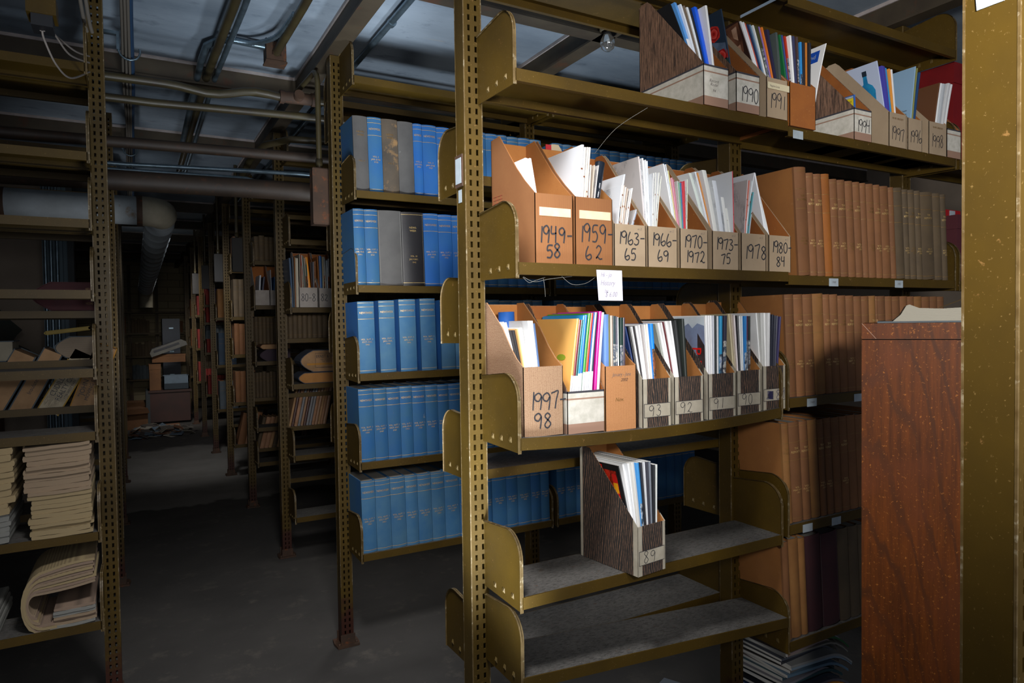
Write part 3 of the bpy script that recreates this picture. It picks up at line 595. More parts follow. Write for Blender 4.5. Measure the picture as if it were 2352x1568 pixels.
for z in (2.19, 1.905, 1.688, 1.459, 1.204, .998, .668, .372): shelf(L1, 'f', LX-BAY+.016, LX-.024, z)
for z in (2.20, 1.915, 1.69, 1.397, 1.225, 1.062, .70): shelf(L1, 'b', LX-BAY+.016, LX-.024, z)
for i, zz in enumerate(((2.2, .7), (2.2, .9, .5), (2.2, .6), (2.2, .9))):
    y = YB_+STEP*(i+1)
    if i == 2: y = 6.75
    if i == 3: y = 8.0
    r = rng('dark shelving range left of the aisle, %s behind the newspaper range' % ['next', 'second', 'third', 'fourth'][i], y, [LX-BAY, LX])
    for z in zz: shelf(r, 'f', LX-BAY+.016, LX-.024, z)
# label holder and sticker on the near post
post0 = A.children[0]
mb = MB(); x0 = PX-.025
mb.box(x0-.004, x0-.0005, 1.5365, 1.5785, 1.676, 1.755, RUST); mb.box(x0-.0046, x0-.004, 1.541, 1.574, 1.684, 1.747, CARD)
def childof(mbx, name, parent_obj, world_origin):
    """mesh given in world coordinates, hung under a part"""
    o = mbx.build(name, parent_obj, world_origin); o.location = (0, 0, 0); return o
h = childof(mb, 'label_holder', post0, (PX, YA, 0)); h['label'] = 'rusty label frame with a pale stained card'
mb = MB(); mb.box(x0-.0009, x0-.0002, 1.548, 1.566, 1.637, 1.669, CARD); h = childof(mb, 'sticker', post0, (PX, YA, 0)); h['label'] = 'small white sticker'
# near right post
p = link('shelving_post', post_mesh(), None, (PX, .350, 0)); tag(p, 'olive slotted steel post very close to the camera at the right edge', 'post')
link('base_plate', BASE, p, (0, 0, 0))
mb = MB(); mb.prism([(.338, 1.632), (.362, 1.632), (.364, 1.66), (.364, 1.72), (.336, 1.72), (.336, 1.636)], 'X', PX-.0262, PX-.0252, CARD); h = childof(mb, 'sticker', p, (PX, .350, 0)); h['label'] = 'white sticker'

# ------------------------------------------------------------------ magazine files
def clip(poly, ax, lo, hi):
    def half(P, v, keep_gt):
        o = []
        for i in range(len(P)):
            a, b = P[i], P[(i+1) % len(P)]
            ia, ib = ((a[ax] >= v) == keep_gt) or a[ax] == v, ((b[ax] >= v) == keep_gt) or b[ax] == v
            if ia: o.append(a)
            if ia != ib:
                t = (v-a[ax])/(b[ax]-a[ax]); o.append(tuple(a[j]+(b[j]-a[j])*t for j in (0, 1)))
        return o
    return half(half(poly, lo, True), hi, False)
STYLE = {  # outside bands by height, inside board, edge board
 'cardboard': dict(side=[(0, 9, CARDBOARD)], inner=CARDIN), 'kraft': dict(side=[(0, 9, KRAFT)], inner=CARDIN2),
 'linen': dict(side=[(0, 9, LINEN)], inner=CARDIN), 'linenbrown': dict(side=[(0, 9, LINENBR)], inner=CARDIN),
 'grain': dict(side=[(0, 9, WOODBLACK)], inner=CARDIN), 'brown': dict(side=[(0, 9, CARDIN2)], inner=CARDIN2),
 'band': dict(side='band', inner=CARDIN2)}
def magfile(key, style, label, group, marks=None, rotz=0, hand_pen=INK):
    x0, x1, yf, z, hf, hb, d = BOXES[key]; w = x1-x0; T = .0028; st = STYLE[style]
    root = thing('magazine_file', label, 'magazine file', (x0, yf, z+.0004), group, (0, 0, rotz))
    side = st['side']
    if side == 'band':
        side = [(0, .024, TANSTRIPE), (.024, hf-.021, GREYBAND), (hf-.021, hf-.017, TANSTRIPE), (hf-.017, hf-.005, GREYBAND), (hf-.005, hf, DARKSTRIPE), (hf, 9, WOODBROWN)]
    if style == 'cardboard': prof = [(0, 0), (0, hf), (.018, hf+.014), (.045, hf+.036), (.085, hf+.074), (d-.045, hb), (d, hb-.002), (d, 0)]
    elif style in ('linen', 'linenbrown'): prof = [(0, 0), (0, hf), (.03, hf+.018), (.06, hf+.046), (.10, hf+.092), (d-.035, hb), (d, hb), (d, 0)]
    else: prof = [(0, 0), (0, hf), (d-.05, hb-.012), (d-.036, hb), (d-.010, hb), (d, hb-.008), (d, 0)]
    mb = MB()
    for lo, hi, m in side:
        P = clip(prof, 1, lo, hi)
        if len(P) < 3: continue
        if style == 'grain':
            for (a, b_, mm) in ((0, .016, KRAFTG), (.016, d-.010, m), (d-.010, d, KRAFTG)):
                Q = clip(P, 0, a, b_)
                if len(Q) > 2:
                    mb.prism(Q, 'X', 0, T*.6, mm); mb.prism(Q, 'X', w-T*.6, w, mm)
        else:
            mb.prism(P, 'X', 0, T*.6, m); mb.prism(P, 'X', w-T*.6, w, m)
        f0, f1 = max(lo, 0), min(hi, hf)
        if f1 > f0:
            if style == 'grain':
                for a, b_, mm in ((0, .015, KRAFTG), (.015, w-.010, m), (w-.010, w, KRAFTG)): mb.box(a, b_, 0, T*.6, f0, f1, mm)
            else: mb.box(0, w, 0, T*.6, f0, f1, m)
        b0, b1 = max(lo, 0), min(hi, hb-.004)
        if b1 > b0: mb.box(0, w, d-T*.6, d, b0, b1, m)
    inn = [(min(max(p[0], T*.6), d-T*.6), max(p[1], .003)) for p in prof]
    inn = [(a, b_-.0004 if b_ > .01 else b_) for a, b_ in inn]
    mb.prism(inn, 'X', T*.6, T, st['inner']); mb.prism(inn, 'X', w-T, w-T*.6, st['inner'])
    mb.box(T, w-T, T*.6, T, .003, hf-.0004, st['inner']); mb.box(T, w-T, d-T, d-T*.6, .003, hb-.005, st['inner'])
    mb.box(.0005, w-.0005, .0005, d-.0005, 0, .003, st['inner'])
    link('file_box', mb.mesh('file_box'), root)
    if marks:
        mk = MB(); fn = lambda u, v: (u, -.0006, v)
        marks(mk, w, hf, fn)
        if mk.v: link('front_marking', mk.mesh('front_marking'), root)
    return root
def years(lines, pen=.0042, h=.034, m=INK):
    def f(mk, w, hf, fn):
        n = len(lines)
        for i, (st, u, v, hh) in enumerate(lines): hand(mk, st, u, v, hh, pen, m, fn)
    return f
def sticker(mk, w, z0, z1):
    mk.box(.012, w-.006, -.0007, -.0001, z0, z1, CARDPINK)
def m49(mk, w, hf, fn):
    hand(mk, '1949-', .006, .050, .040, .0038, INK, fn, .55); hand(mk, '58', .028, .014, .034, .0040, INK, fn)
    sticker(mk, w, .112, .132)
def m59(mk, w, hf, fn):
    hand(mk, '1959-', .008, .056, .043, .0036, INK, fn, .55); hand(mk, '62', .026, .014, .036, .0034, INK, fn, .85)
    sticker(mk, w, .112, .132)
CF = 'dated magazine files on the middle shelf'
f49 = magfile('49', 'cardboard', 'brown corrugated magazine file marked 1949-58, leftmost on the middle shelf', CF, m49)
REDLINE = mat('red_printed_form_lines', '96402e', .8)
mb = MB()
for k in range(6):
    z = .142+.0085*k
    mb.box(-.0006, -.0002, .150+.0015*k, .205, z, z+.0007, REDLINE)
for y in (.165, .185, .204): mb.box(-.0006, -.0002, y, y+.0006, .142, .186, REDLINE)
link('side_marking', mb.mesh('side_marking'), f49)
magfile('59', 'cardboard', 'brown corrugated magazine file marked 1959-62, second on the middle shelf', CF, m59)
for key, a, b_ in (('63', '1963-', '65'), ('66', '1966-', '69'), ('70', '1970-', '1972'), ('73', '1973-', '75'), ('78', '1978', ''), ('80', '1980-', '84')):
    def mk_(mk, w, hf, fn, a=a, b_=b_):
        if b_:
            hand(mk, a, .008, .056, .033, .0032, INK, fn, .60); hand(mk, b_, .030 if len(b_) < 3 else .016, .016, .031, .0032, INK, fn, .66)
        else: hand(mk, a, .008, .034, .040, .0034, INK, fn, .66)
        put_text(mk, 'ec 2', PEN, lambda u, v: (w*.8+u, -.0005, hf-.010+v), .008, .02, .3)
    magfile(key, 'kraft', 'grey kraft magazine file marked %s%s, %s of the kraft files on the middle shelf' % (a, b_, {'63': 'leftmost', '66': 'second', '70': 'third', '73': 'fourth', '78': 'fifth', '80': 'rightmost'}[key]), CF, mk_)
CG = 'magazine files on the sagging shelf'
def m97(mk, w, hf, fn): hand(mk, '1997-', .012, .062, .040, .0036, INK, fn, .58); hand(mk, '98', .026, .018, .038, .0036, INK, fn, .7)
magfile('97', 'linen', 'pale linen-patterned magazine file marked 1997-98', CG, m97)
magfile('wh', 'band', 'magazine file with plain grey front and tan stripes', CG)
def mbr(mk, w, hf, fn):
    put_text(mk, 'January - June', PEN, lambda u, v: (w*.52+u, -.0005, hf-.022+v), .013, .06, .4); put_text(mk, '2002', INK, lambda u, v: (w*.6+u, -.0005, hf-.036+v), .011, .025, .4)
    put_text(mk, 'Nov.', FADED, lambda u, v: (w*.45+u, -.0005, hf-.085+v), .014, .04, .3)
magfile('br', 'linenbrown', 'plain brown linen-patterned magazine file with faint pencil writing', CG, mbr)
def lab(st, scrib=False):
    def f(mk, w, hf, fn):
        z0, z1 = .026, .062; a, b_ = .004, w-.004
        mk.box(a, b_, -.0006, -.0001, z0, z1, INK); mk.box(a+.0014, b_-.0014, -.0009, -.0006, z0+.0014, z1-.0014, KRAFTG)
        g = lambda u, v: (u, -.0012, v)
        if scrib:
            for k in range(7): ribbon(mk, [(a+.010+.002*k, z0+.008+.003*k), (a+.040, z0+.006+.0035*k), (a+.014, z0+.011+.003*k)], .0022, PURPLE_INK, g)
            hand(mk, st, a+.050, z0+.004, .029, .0018, PURPLE_INK, g, .62)
        else: hand(mk, st, a+.014, z0+.004, .031, .0017, INK, g, .78)
    return f
for key, od in (('93', 'first'), ('92', 'second'), ('91', 'third'), ('90', 'fourth')): magfile(key, 'grain', 'black woodgrain magazine file labelled %s, %s woodgrain file on the sagging shelf' % (key, od), CG, lab(key))
magfile('89', 'grain', 'black woodgrain magazine file labelled 89 beside a scribbled-out number', CG, lab('89', True))
magfile('a89', 'grain', 'black woodgrain magazine file labelled 89 standing alone on the lower shelf', None, lab('89'), math.radians(7))
CH = 'magazine files on the top shelf'
def mtxt(mk, w, hf, fn):
    for st, v in (('Record', .066), ('Rodel', .056), ('94', .040)): put_text(mk, st, PEN, lambda u, q: (w*.4+u, -.0006, v+q), .012, .036, .4)
magfile('w1', 'band', 'woodgrain and grey magazine file with faint pencil note, first on the top shelf', CH, mtxt)
def big(st, h=.045, v=.030, u=.016, t=None):
    def f(mk, w, hf, fn):
        hand(mk, st, u-.004, v, h*.92, .0026, INK, fn, .50)
        if t == 'strip':
            mk.box(.002, w+.004, -.0030, -.0012, hf-.032, hf-.014, PAPERSTRIP); put_text(mk, 'Magazine Serials', PEN, lambda a, q: (w*.35+a, -.0033, hf-.024+q), .008, .04)
        if t: put_text(mk, 'IN MR. BINDERY', FADED, lambda a, q: (w*.5+a, -.0006, hf-.018+q), .009, .06)
    return f
PAPERSTRIP = mat('cream_paper_strip', 'd8cba8', .7)
magfile('y90', 'band', 'woodgrain and grey magazine file marked 1990, second on the top shelf', CH, big('1990'))
magfile('y91', 'kraft', 'kraft magazine file marked 1991 with a loose paper strip across its front', CH, big('1991', .045, .028, .012, 'strip'))
magfile('bb', 'brown', 'plain brown board magazine file with no writing on the top shelf', CH)
magfile('y94', 'band', 'woodgrain and grey magazine file marked 1994, right of the plain brown one', CH, big('1994', .042, .026, .014))
magfile('y97', 'kraft', 'kraft magazine file marked 1997 on the top shelf', CH, big('1997', .046, .022, .010, 'x'))
magfile('y96', 'kraft', 'kraft magazine file marked 1996, between two other kraft files', CH, big('1996', .044, .026, .010))
magfile('y98', 'kraft', 'kraft magazine file marked 1998, rightmost kraft file on the top shelf', CH, big('1998', .046, .026, .014, 'x'))
magfile('wl', 'band', 'grey magazine file at the right end of the top shelf', CH)
# ------------------------------------------------------------------ magazines and papers in the files
def mag_mesh(t, d, h, dx, dy, spine, left, right, bands=None, bow=0., face=None, n=8, round_=True, backlimit=None):
    """thin booklet: spine towards -Y, top leaning by (dx, dy); bands = [(z0, z1, material)] on the spine"""
    mb = MB(); st = []
    for i in range(n+1):
        s = i/n; z = h*s
        ox = dx*(s*s*.35+s*.65)+bow*math.sin(math.pi*s); oy = dy*(s*.8+s*s*.2)
        yb = d+oy
        if backlimit is not None: yb = min(yb, backlimit)
        st.append((ox, oy, z, yb))
    e = min(.0012, t*.35) if round_ else 0
    V = []
    for ox, oy, z, yb in st: V += [(ox, yb, z), (ox, oy+e, z), (ox+t*.3, oy, z), (ox+t*.7, oy, z), (ox+t, oy+e, z), (ox+t, yb, z)]
    for i in range(n):
        a, b = i*6, i*6+6; zc = (st[i][2]+st[i+1][2])/2; sm = spine
        for lo, hi, m in bands or ():
            if lo <= zc < hi: sm = m
        mb.raw(V, [(a, a+1, b+1, b)], left); mb.raw(V, [(a+4, a+5, b+5, b+4)], right)
        mb.raw(V, [(a+1, a+2, b+2, b+1), (a+2, a+3, b+3, b+2), (a+3, a+4, b+4, b+3)], sm)
        mb.raw(V, [(a+5, a, b, b+5)], MAGPAGES)
    k = n*6
    mb.raw(V, [tuple(range(k, k+6)), (5, 4, 3, 2, 1, 0)], MAGPAGES)
    if face:
        def fn(y, z):     # a point on the left cover, y measured from the spine
            s = max(0, min(1, z/h)); ox = dx*(s*s*.35+s*.65)+bow*math.sin(math.pi*s); oy = dy*(s*.8+s*s*.2)
            return (ox-.0004, oy+e+y, z)
        face(mb, fn)
    return mb
BUSY1 = busy('photo_cover_dark', ['16181a', '2c3a34', '6a5a50', '1c2022'], 22)
BUSY2 = busy('photo_spine_mixed', ['2a2a34', '8a8a92', '203a50', 'c8c4bc', '30282a'], 60)
BUSY3 = busy('photo_spine_blue', ['2a5a9a', 'b8c4d0', '1e2a40', '58809a'], 60)
BUSY4 = busy('photo_spine_warm', ['5a2a20', 'a0603a', '2a2624', 'c0a080'], 50)
RUSTSTAIN = mat('rusty_staple', '7a4a2c', .8)
def cov_black(mb, fn):
    g = mat('pale_swoosh_print', 'a8aab4', .4, '6d7080', 6)
    for k in range(5): ribbon(mb, [(.16-.008*k, .235-.006*k), (.10-.006*k, .21-.012*k), (.03, .13-.01*k)], .012, g, lambda u, v: fn(u, v))
def rose(mb, fn, u, v, r):
    ms = [cover('c8342c'), cover('9c1c1c'), cover('d8504a')]
    for k, rr in enumerate((1, .82, .62, .42, .22)):
        a0 = k*1.1; P = [(u+r*rr*(1+.07*math.cos(5*a+k))*math.cos(a+a0)*.9, v+r*rr*(1+.07*math.cos(5*a+k))*math.sin(a+a0)) for a in [2*math.pi*i/18 for i in range(18)]]
        mb.face([tuple(a-b for a, b in zip(fn(*p), (.0002*k, 0, 0))) for p in P], ms[k % 3])
def cov_rose(mb, fn):
    up = lambda p, k: tuple(a-b for a, b in zip(p, (.0002*k, 0, 0)))
    mb.face([up(fn(*p), .5) for p in ((.003, .12), (.10, .12), (.10, .20), (.05, .215), (.003, .20))], mat('dusky_sky_print', '7486a2', .4, '46586e', 18))
    for u, v, r in ((.038, .238, .024), (.022, .166, .025)): rose(mb, fn, u, v, r)
    for u, v in ((.02, .128), (.05, .135), (.065, .15), (.008, .145), (.045, .155), (.012, .118)):
        mb.face([up(fn(max(.001, u+.014*math.cos(a)), v+.012*math.sin(a)), 1) for a in [2*math.pi*i/8 for i in range(8)]], cover('2c4a48'))
def cov_skin(mb, fn):
    up = lambda p, k: tuple(a-b for a, b in zip(p, (.0002*k, 0, 0)))
    s1 = mat('warm_blurred_print', '8a5a42', .4, '4a2c20', 18); s2 = mat('warm_highlight_print', 'd0aa90', .4, '9a6a4c', 24)
    mb.face([up(fn(*p), 1) for p in ((.002, .305), (.055, .30), (.048, .262), (.034, .238), (.030, .205), (.042, .165), (.034, .160), (.012, .215), (.006, .25))], s1)
    mb.face([up(fn(*p), 2) for p in ((.012, .295), (.032, .290), (.034, .262), (.020, .250))], s2)
    mb.face([up(fn(*p), 2) for p in ((.018, .236), (.032, .232), (.030, .214), (.020, .212))], s2); mb.face([up(fn(*p), 1) for p in ((.002, .15), (.06, .15), (.08, .11), (.002, .10))], s1)
def cov_bottle(mb, fn):
    up = lambda p, k: tuple(a-b for a, b in zip(p, (.0003*k, 0, 0)))
    bl = mat('bottle_blue_print', '2fa0cc', .35, '1c6aa0', 14)
    P = [(.022, .125), (.074, .125), (.078, .195), (.070, .213), (.056, .224), (.054, .256), (.042, .256), (.040, .224), (.026, .213), (.018, .195)]
    mb.face([up(fn(*p), 1) for p in P], bl)
    mb.face([up(fn(*p), 2) for p in ((.040, .250), (.056, .250), (.056, .268), (.040, .268))], cover('26303c'))
    lb = [(.030, .130), (.066, .130), (.068, .168), (.058, .188), (.038, .188), (.028, .168)]
    mb.face([up(fn(*p), 2) for p in lb], cover('a87a3c'))
    put_text(mb, 'BOMBAY', INK, lambda u, v: up(fn(.048-u, .170+v), 3), .010, .034)
    mb.face([up(fn(.048+.013*math.cos(a), .148+.013*math.sin(a)), 3) for a in [2*math.pi*i/14 for i in range(14)]], cover('7a4a20'))
def cov_fund(mb, fn):
    up = lambda p, k: tuple(a-b for a, b in zip(p, (.0003*k, 0, 0)))
    mb.face([up(fn(*p), 1) for p in ((.015, .215), (.10, .215), (.10, .252), (.015, .252))], cover('1f50b4'))
    put_text(mb, 'Fund', CARD, lambda u, v: up(fn(.045-u, .234+v), 2), .020, .045)
    P = []
    for i in range(32): r_ = .013 if i % 2 else .016; P.append((.055+r_*math.cos(math.pi*i/16), .175+r_*math.sin(math.pi*i/16)))
    mb.face([up(fn(*p), 1) for p in P], cover('2a4ea8'))
    mb.face([up(fn(.055+.008*math.cos(math.pi*i/8), .175+.008*math.sin(math.pi*i/8)), 2) for i in range(16)], CARD)
def cov_yellow(mb, fn):
    up = lambda p, k: tuple(a-b for a, b in zip(p, (.0003*k, 0, 0)))
    mb.face([up(fn(*p), 1) for p in ((.003, .070), (.003, .132), (.055, .132), (.03, .095))], cover('d8c42a'))
    for i, st in enumerate(('George', 'Bill &', 'Gorbachev')): put_text(mb, st, INK, lambda u, v: up(fn(.024-u, .122-.012*i+v), 2), .010, .036)
    put_text(mb, 'Nation', CARD, lambda u, v: up(fn(.065-u, .110+v), 2), .013, .03)
    mb.face([up(fn(*p), 1) for p in ((.003, .133), (.15, .133), (.15, .138), (.003, .138))], CARD)
def cov_mountain(mb, fn):
    up = lambda p, k: tuple(a-b for a, b in zip(p, (.0003*k, 0, 0)))
    sky = mat('pale_sky_print', 'dfe8ef', .4, 'b8c8d6', 8); ridge = mat('misty_ridge_print', '8fa0c2', .4, '74748c', 10)
    mb.face([up(fn(*p), 1) for p in ((.004, .15), (.16, .15), (.16, .28), (.004, .28))], sky)
    rz = [(.004, .255), (.03, .262), (.05, .248), (.065, .262), (.085, .252), (.11, .262), (.16, .25), (.16, .11), (.004, .11)]
    mb.face([up(fn(*p), 2) for p in rz], ridge)
    mb.face([up(fn(*p), 3) for p in ((.004, .20), (.03, .235), (.035, .11), (.004, .11))], mat('brown_woods_print', '4a3c3c', .4, '2e2628', 30))
    for ch, v in (('P', .185), ('E', .150)): put_text(mb, ch, cover('e01c14'), lambda a, b: up(fn(.036-b*1.0, v-a), 4), .050, asp=.9)
def cov_red(mb, fn):
    up = lambda p, k: tuple(a-b for a, b in zip(p, (.0003*k, 0, 0)))
    mb.face([up(fn(*p), 1) for p in ((.012, .165), (.12, .165), (.12, .245), (.012, .245))], busy('red_photo_print', ['a01c14', 'c8301c', '5a1410', 'd84a20'], 40))
    mb.face([up(fn(*p), 2) for p in ((.06, .240), (.14, .240), (.14, .256), (.06, .256))], cover('c8201c'))
    for a, b, c in ((.165, .190, 'c8201c'), (.190, .215, 'e0a01c'), (.215, .237, 'c8201c')): mb.face([up(fn(*p), 2) for p in ((.014, a), (.030, a), (.030, b), (.014, b))], cover(c))
    mb.face([up(fn(*p), 2) for p in ((.012, .156), (.10, .156), (.10, .166), (.012, .166))], cover('2c9a3c'))
def cov_blue(mb, fn):
    for i in range(4): put_text(mb, 'Annual Review', INK, lambda u, v: tuple(a-b for a, b in zip(fn(.03-u, .10+.012*i+v), (.0004, 0, 0))), .008, .03)
def cov_orange(mb, fn):
    mb.face([tuple(a-b for a, b in zip(fn(.05+.02*math.cos(a), .18+.008*math.sin(a)), (.0003, 0, 0))) for a in [2*math.pi*i/10 for i in range(10)]], cover('8aa030'))
FACES = {('w1', 0): cov_black, ('y90', 0): cov_rose, ('y91', 0): cov_skin, ('y97', 0): cov_bottle, ('bb', 10): cov_fund, ('y94', 0): cov_yellow, ('91', 0): cov_mountain, ('a89', 0): cov_red, ('y96', 0): cov_blue, ('wh', 0): cov_orange}
BOXNAME = {'49':'the leftmost corrugated file (1949-58)','59':'the second corrugated file (1959-62)','63':'the first kraft file (1963-65)','66':'the second kraft file (1966-69)','70':'the third kraft file (1970-1972)','73':'the fourth kraft file (1973-75)','78':'the fifth kraft file (1978)','80':'the rightmost kraft file (1980-84)','97':'the pale linen file (1997-98)','wh':'the plain grey-fronted file','br':'the brown linen file','93':'the first woodgrain file (93)','92':'the second woodgrain file (92)','91':'the third woodgrain file (91)','90':'the fourth woodgrain file (90)','89':'the file with the scribbled-out number','w1':'the first file on the top shelf','y90':'the file marked 1990','y91':'the strip-fronted kraft file (1991)','bb':'the plain brown file on the top shelf','y94':'the file marked 1994','y97':'the first far kraft file (1997), top shelf','y96':'the middle far kraft file (1996)','y98':'the last far kraft file (1998)','a89':'the file standing alone'}
SPECIAL = {('w1', 0): 'black magazine with a pale swoosh on its cover, in the first top-shelf file', ('y90', 0): 'dark blue-grey magazine with red roses on its cover, in the file marked 1990', ('y91', 0): 'dark magazine with a warm blurred photo cover, in the file marked 1991', ('y97', 0): 'magazine with a blue bottle on its cover, in the top-shelf file marked 1997', ('bb', 10): 'white leaflet with a blue panel leaning right out of the plain brown file', ('y94', 0): 'short blue and yellow magazine low in the file marked 1994', ('91', 0): 'magazine with misty mountains and big red letters on its cover, file labelled 91', ('a89', 0): 'magazine with a red and yellow photo cover in the file standing alone', ('y96', 0): 'speckled pale blue magazine in the file marked 1996', ('wh', 0): 'orange-covered magazine leaning at the left of the plain grey-fronted file'}
PAPERY = {'49', '59', '63', '66', '70', '73', '78', '80'}
WHITE = mat('white_paper', 'e4e6ea', .7)
for key, rows in MAGS.items():
    x0, x1, yf, z0, hf, hb, d = BOXES[key]
    for i, (x, t, dx, dy, h, hx) in enumerate(rows):
        nm = 'newsletter' if key in PAPERY else 'magazine'
        sp = mat('paper_'+hx, hx, .75, tint=.03) if key in PAPERY else cover(hx)
        left = right = sp
        if key in PAPERY:
            lum = int(hx[0:2], 16)+int(hx[2:4], 16)+int(hx[4:6], 16)
            if lum > 560: left = PRINT if i % 3 else WHITE
            if lum > 560 and lum < 630: left = PRINTG
            if hx == 'd2545c': left = WHITE
        bands = None; face = FACES.get((key, i)); r_ = random.Random(i*31+len(key)*7+int(h*1e4))
        cn = colname(hx)
        if key == 'wh': bands = [(0, h*.525, WHITE)] if hx != 'e0189a' else None
        elif key not in PAPERY:
            c = r_.random()
            if hx in ('3aa0d0', '2a86d0', '2f86c8', '3f8fd0'): bands = [(0, h*.66, BUSY3)]
            elif hx in ('38384a', '5a2a4a', '4a3a38', '4a4658', '2c4046', '4a4a2a', 'b03018', '1f3a34', '262c2c'): bands = [(0, h*.5, BUSY2 if c < .5 else BUSY4), (h*.5, h*.8, BUSY2)]
            elif hx == '1f8be8': bands = [(0, h*.72, BUSY4)]
            elif hx == '1f60e8': bands = [(0, h*.42, NAVYC)]
            elif hx == '5a9ae0': bands = [(h*.55, h*.68, WHITE), (h*.38, h*.55, BUSY3)]
        lb = SPECIAL.get((key, i)) or '%s %s with %s %s, %s from left in %s' % (cn, nm, 'spine' if nm == 'magazine' else 'edges', 'leaning' if abs(dx) > .02 or dy > .03 else 'upright', ORD[i], BOXNAME[key])
        if lb.count(' ') > 15: lb = '%s %s, %s from left in %s' % (cn, nm, ORD[i], BOXNAME[key])
        loc = Vector((x, yf+.008, z0+.0036)); rz = 0
        if key == 'a89':
            rz = math.radians(7); rel = Vector((x-x0, .008, 0)); c, s_ = math.cos(rz), math.sin(rz)
            loc = Vector((x0+rel.x*c-rel.y*s_, yf+rel.x*s_+rel.y*c, z0+.0036))
        md = .19 if d < .23 else .20
        mesh = mag_mesh(t, md, h, dx, dy, sp, left, right, bands, 0, face, backlimit=d-.014)
        if key in PAPERY:
            for q in (.32, .5, .72):
                if r_.random() < .6:
                    zz = h*(q+.08*r_.random()); s = zz/h; mesh.box(dx*s+t*.1, dx*s+t*.8, dy*s-.0003, dy*s+.001, zz-.002, zz+.002, RUSTSTAIN)
        o = link(nm, mesh.mesh(nm), None, loc); o.rotation_euler.z = rz
        tag(o, lb, nm, '%ss in %s' % (nm, BOXNAME[key]))
# rolled dark magazine in the 1959 file, blue roll in the 1997 file
def rolled(name, label, base, top, r, m, face=None):
    base, top = Vector(base), Vector(top); mb = MB()
    ax = (top-base); L = ax.length; q = ax.to_track_quat('Z', 'Y')
    prof = [(r*.92, 0), (r, .002), (r, L-.001), (r*.96, L), (r*.80, L-.0005), (r*.80, L-.03)]
    mb.lathe(prof, (0, 0, 0), m, 22)
    for k in range(3): mb.tube([(r*(.78-.16*k)*math.cos(a)*.9, r*(.78-.16*k)*math.sin(a), L-.004-.001*k) for a in [i*.35 for i in range(16)]], .0008, MAGPAGES, 5)
    if face: face(mb, r, L)
    o = mb.build(name); o.location = base; o.rotation_mode = 'QUATERNION'; o.rotation_quaternion = q
    return tag(o, label, 'magazine')
def zit(mb, r, L):
    f = lambda u, v: (r*1.012*math.sin((u)/r+3.75), -r*1.012*math.cos((u)/r+3.75), L*.66+v)
    put_text(mb, 'ZIT', WHITE, lambda u, v: f(v, -u), .026, .075)
    for u in (-.016, .018): mb.face([f(u, -.16), f(u+.003, -.16), f(u+.003, .04), f(u, .04)], WHITE)
rolled('rolled_magazine', 'rolled-up dark magazine with white letters leaning right in the file marked 1959-62', (.995, 1.385, 1.52), (1.047, 1.40, 1.736), .0125, cover('1c2430'), zit)
def stk(mb, r, L): put_text(mb, 'STOCK', WHITE, lambda u, v: (r*1.01*math.sin(u/r-.4), -r*1.01*math.cos(u/r-.4), L*.90+v), .010, .03)
rolled('rolled_magazine', 'rolled blue magazine standing at the back of the file marked 1997-98', (.845, 1.520, 1.072), (.838, 1.525, 1.362), .021, cover('2a62b4'), stk)
NOTEPEN = mat('faint_grey_pen', 'a09aa6', .7)
# note taped under the shelf edge
mb = MB()
P = [(.9885, 1.3405, 1.4600), (1.0665, 1.3405, 1.4600), (1.0672, 1.3385, 1.385), (.9925, 1.338, 1.3855)]
mb.face(P, NOTE); mb.face([(a, b+.0003, c) for a, b, c in P][::-1], NOTE)
for st, u, v, h_ in (('Hi - jo', 1.008, 1.448, .016), ('History', 1.012, 1.428, .018), ('be', 1.008, 1.409, .014), ('$ 6.00', 1.022, 1.400, .018)):
    put_text(mb, st, NOTEPEN, lambda a, b: (u+.008+a, 1.3382, v+b), h_, None, .35, .8)
tag(mb.build('paper_note'), 'lilac paper note with faint handwriting hanging from the middle shelf edge', 'note')

# ------------------------------------------------------------------ bound volumes
def book_mesh(w, d, h, spine, board, pages=None, bulge=.007, lines=(), texts=(), gold=GOLD, n=8, lgold=None):
    """hardback standing with its spine towards -Y; texts = [(string, z, size)]"""
    mb = MB(); b = min(bulge, w*.3)
    sx = lambda t: w*t
    def sp(t, off=0): return (sx(t), .004-(b+off)*(1-(2*t-1)**2)-off)
    R0 = [sp(i/n) for i in range(n+1)]
    V = [(x, y, 0) for x, y in R0]+[(x, y, h) for x, y in R0]; k = n+1
    mb.raw(V, [(i, i+1, k+i+1, k+i) for i in range(n)], spine, True)
    R1 = [(x, min(y+.0025, .0055)) for x, y in R0]
    for z in (0, h): mb.raw([(x, y, z) for x, y in R0]+[(x, y, z) for x, y in R1], [(i, i+1, k+i+1, k+i) for i in range(n)], spine)
    hg = .007
    for xa, xb in ((0, .0028), (w-.0028, w)): mb.box(xa, xb, .004, .004+hg, 0, h, spine); mb.box(xa, xb, .004+hg, d, 0, h, board)
    for z in lines:
        P0 = [sp(i/n, .0003) for i in range(n+1)]
        mb.raw([(x, y, z-.0007) for x, y in P0]+[(x, y, z+.0007) for x, y in P0], [(i, i+1, k+i+1, k+i) for i in range(n)], lgold or gold)
    for st, z, size in texts:
        def fn(u, v):
            t = min(.97, max(.03, .5+u/w)); x, y = sp(t, .0005); return (x, y, z+v)
        put_text(mb, st, gold, fn, size, w*.82)
    return mb
def pages_mesh(w, d, h, m):
    mb = MB(); mb.box(.0029, w-.0029, .003, d-.004, .003, h-.004, m); return mb.mesh('page_block')
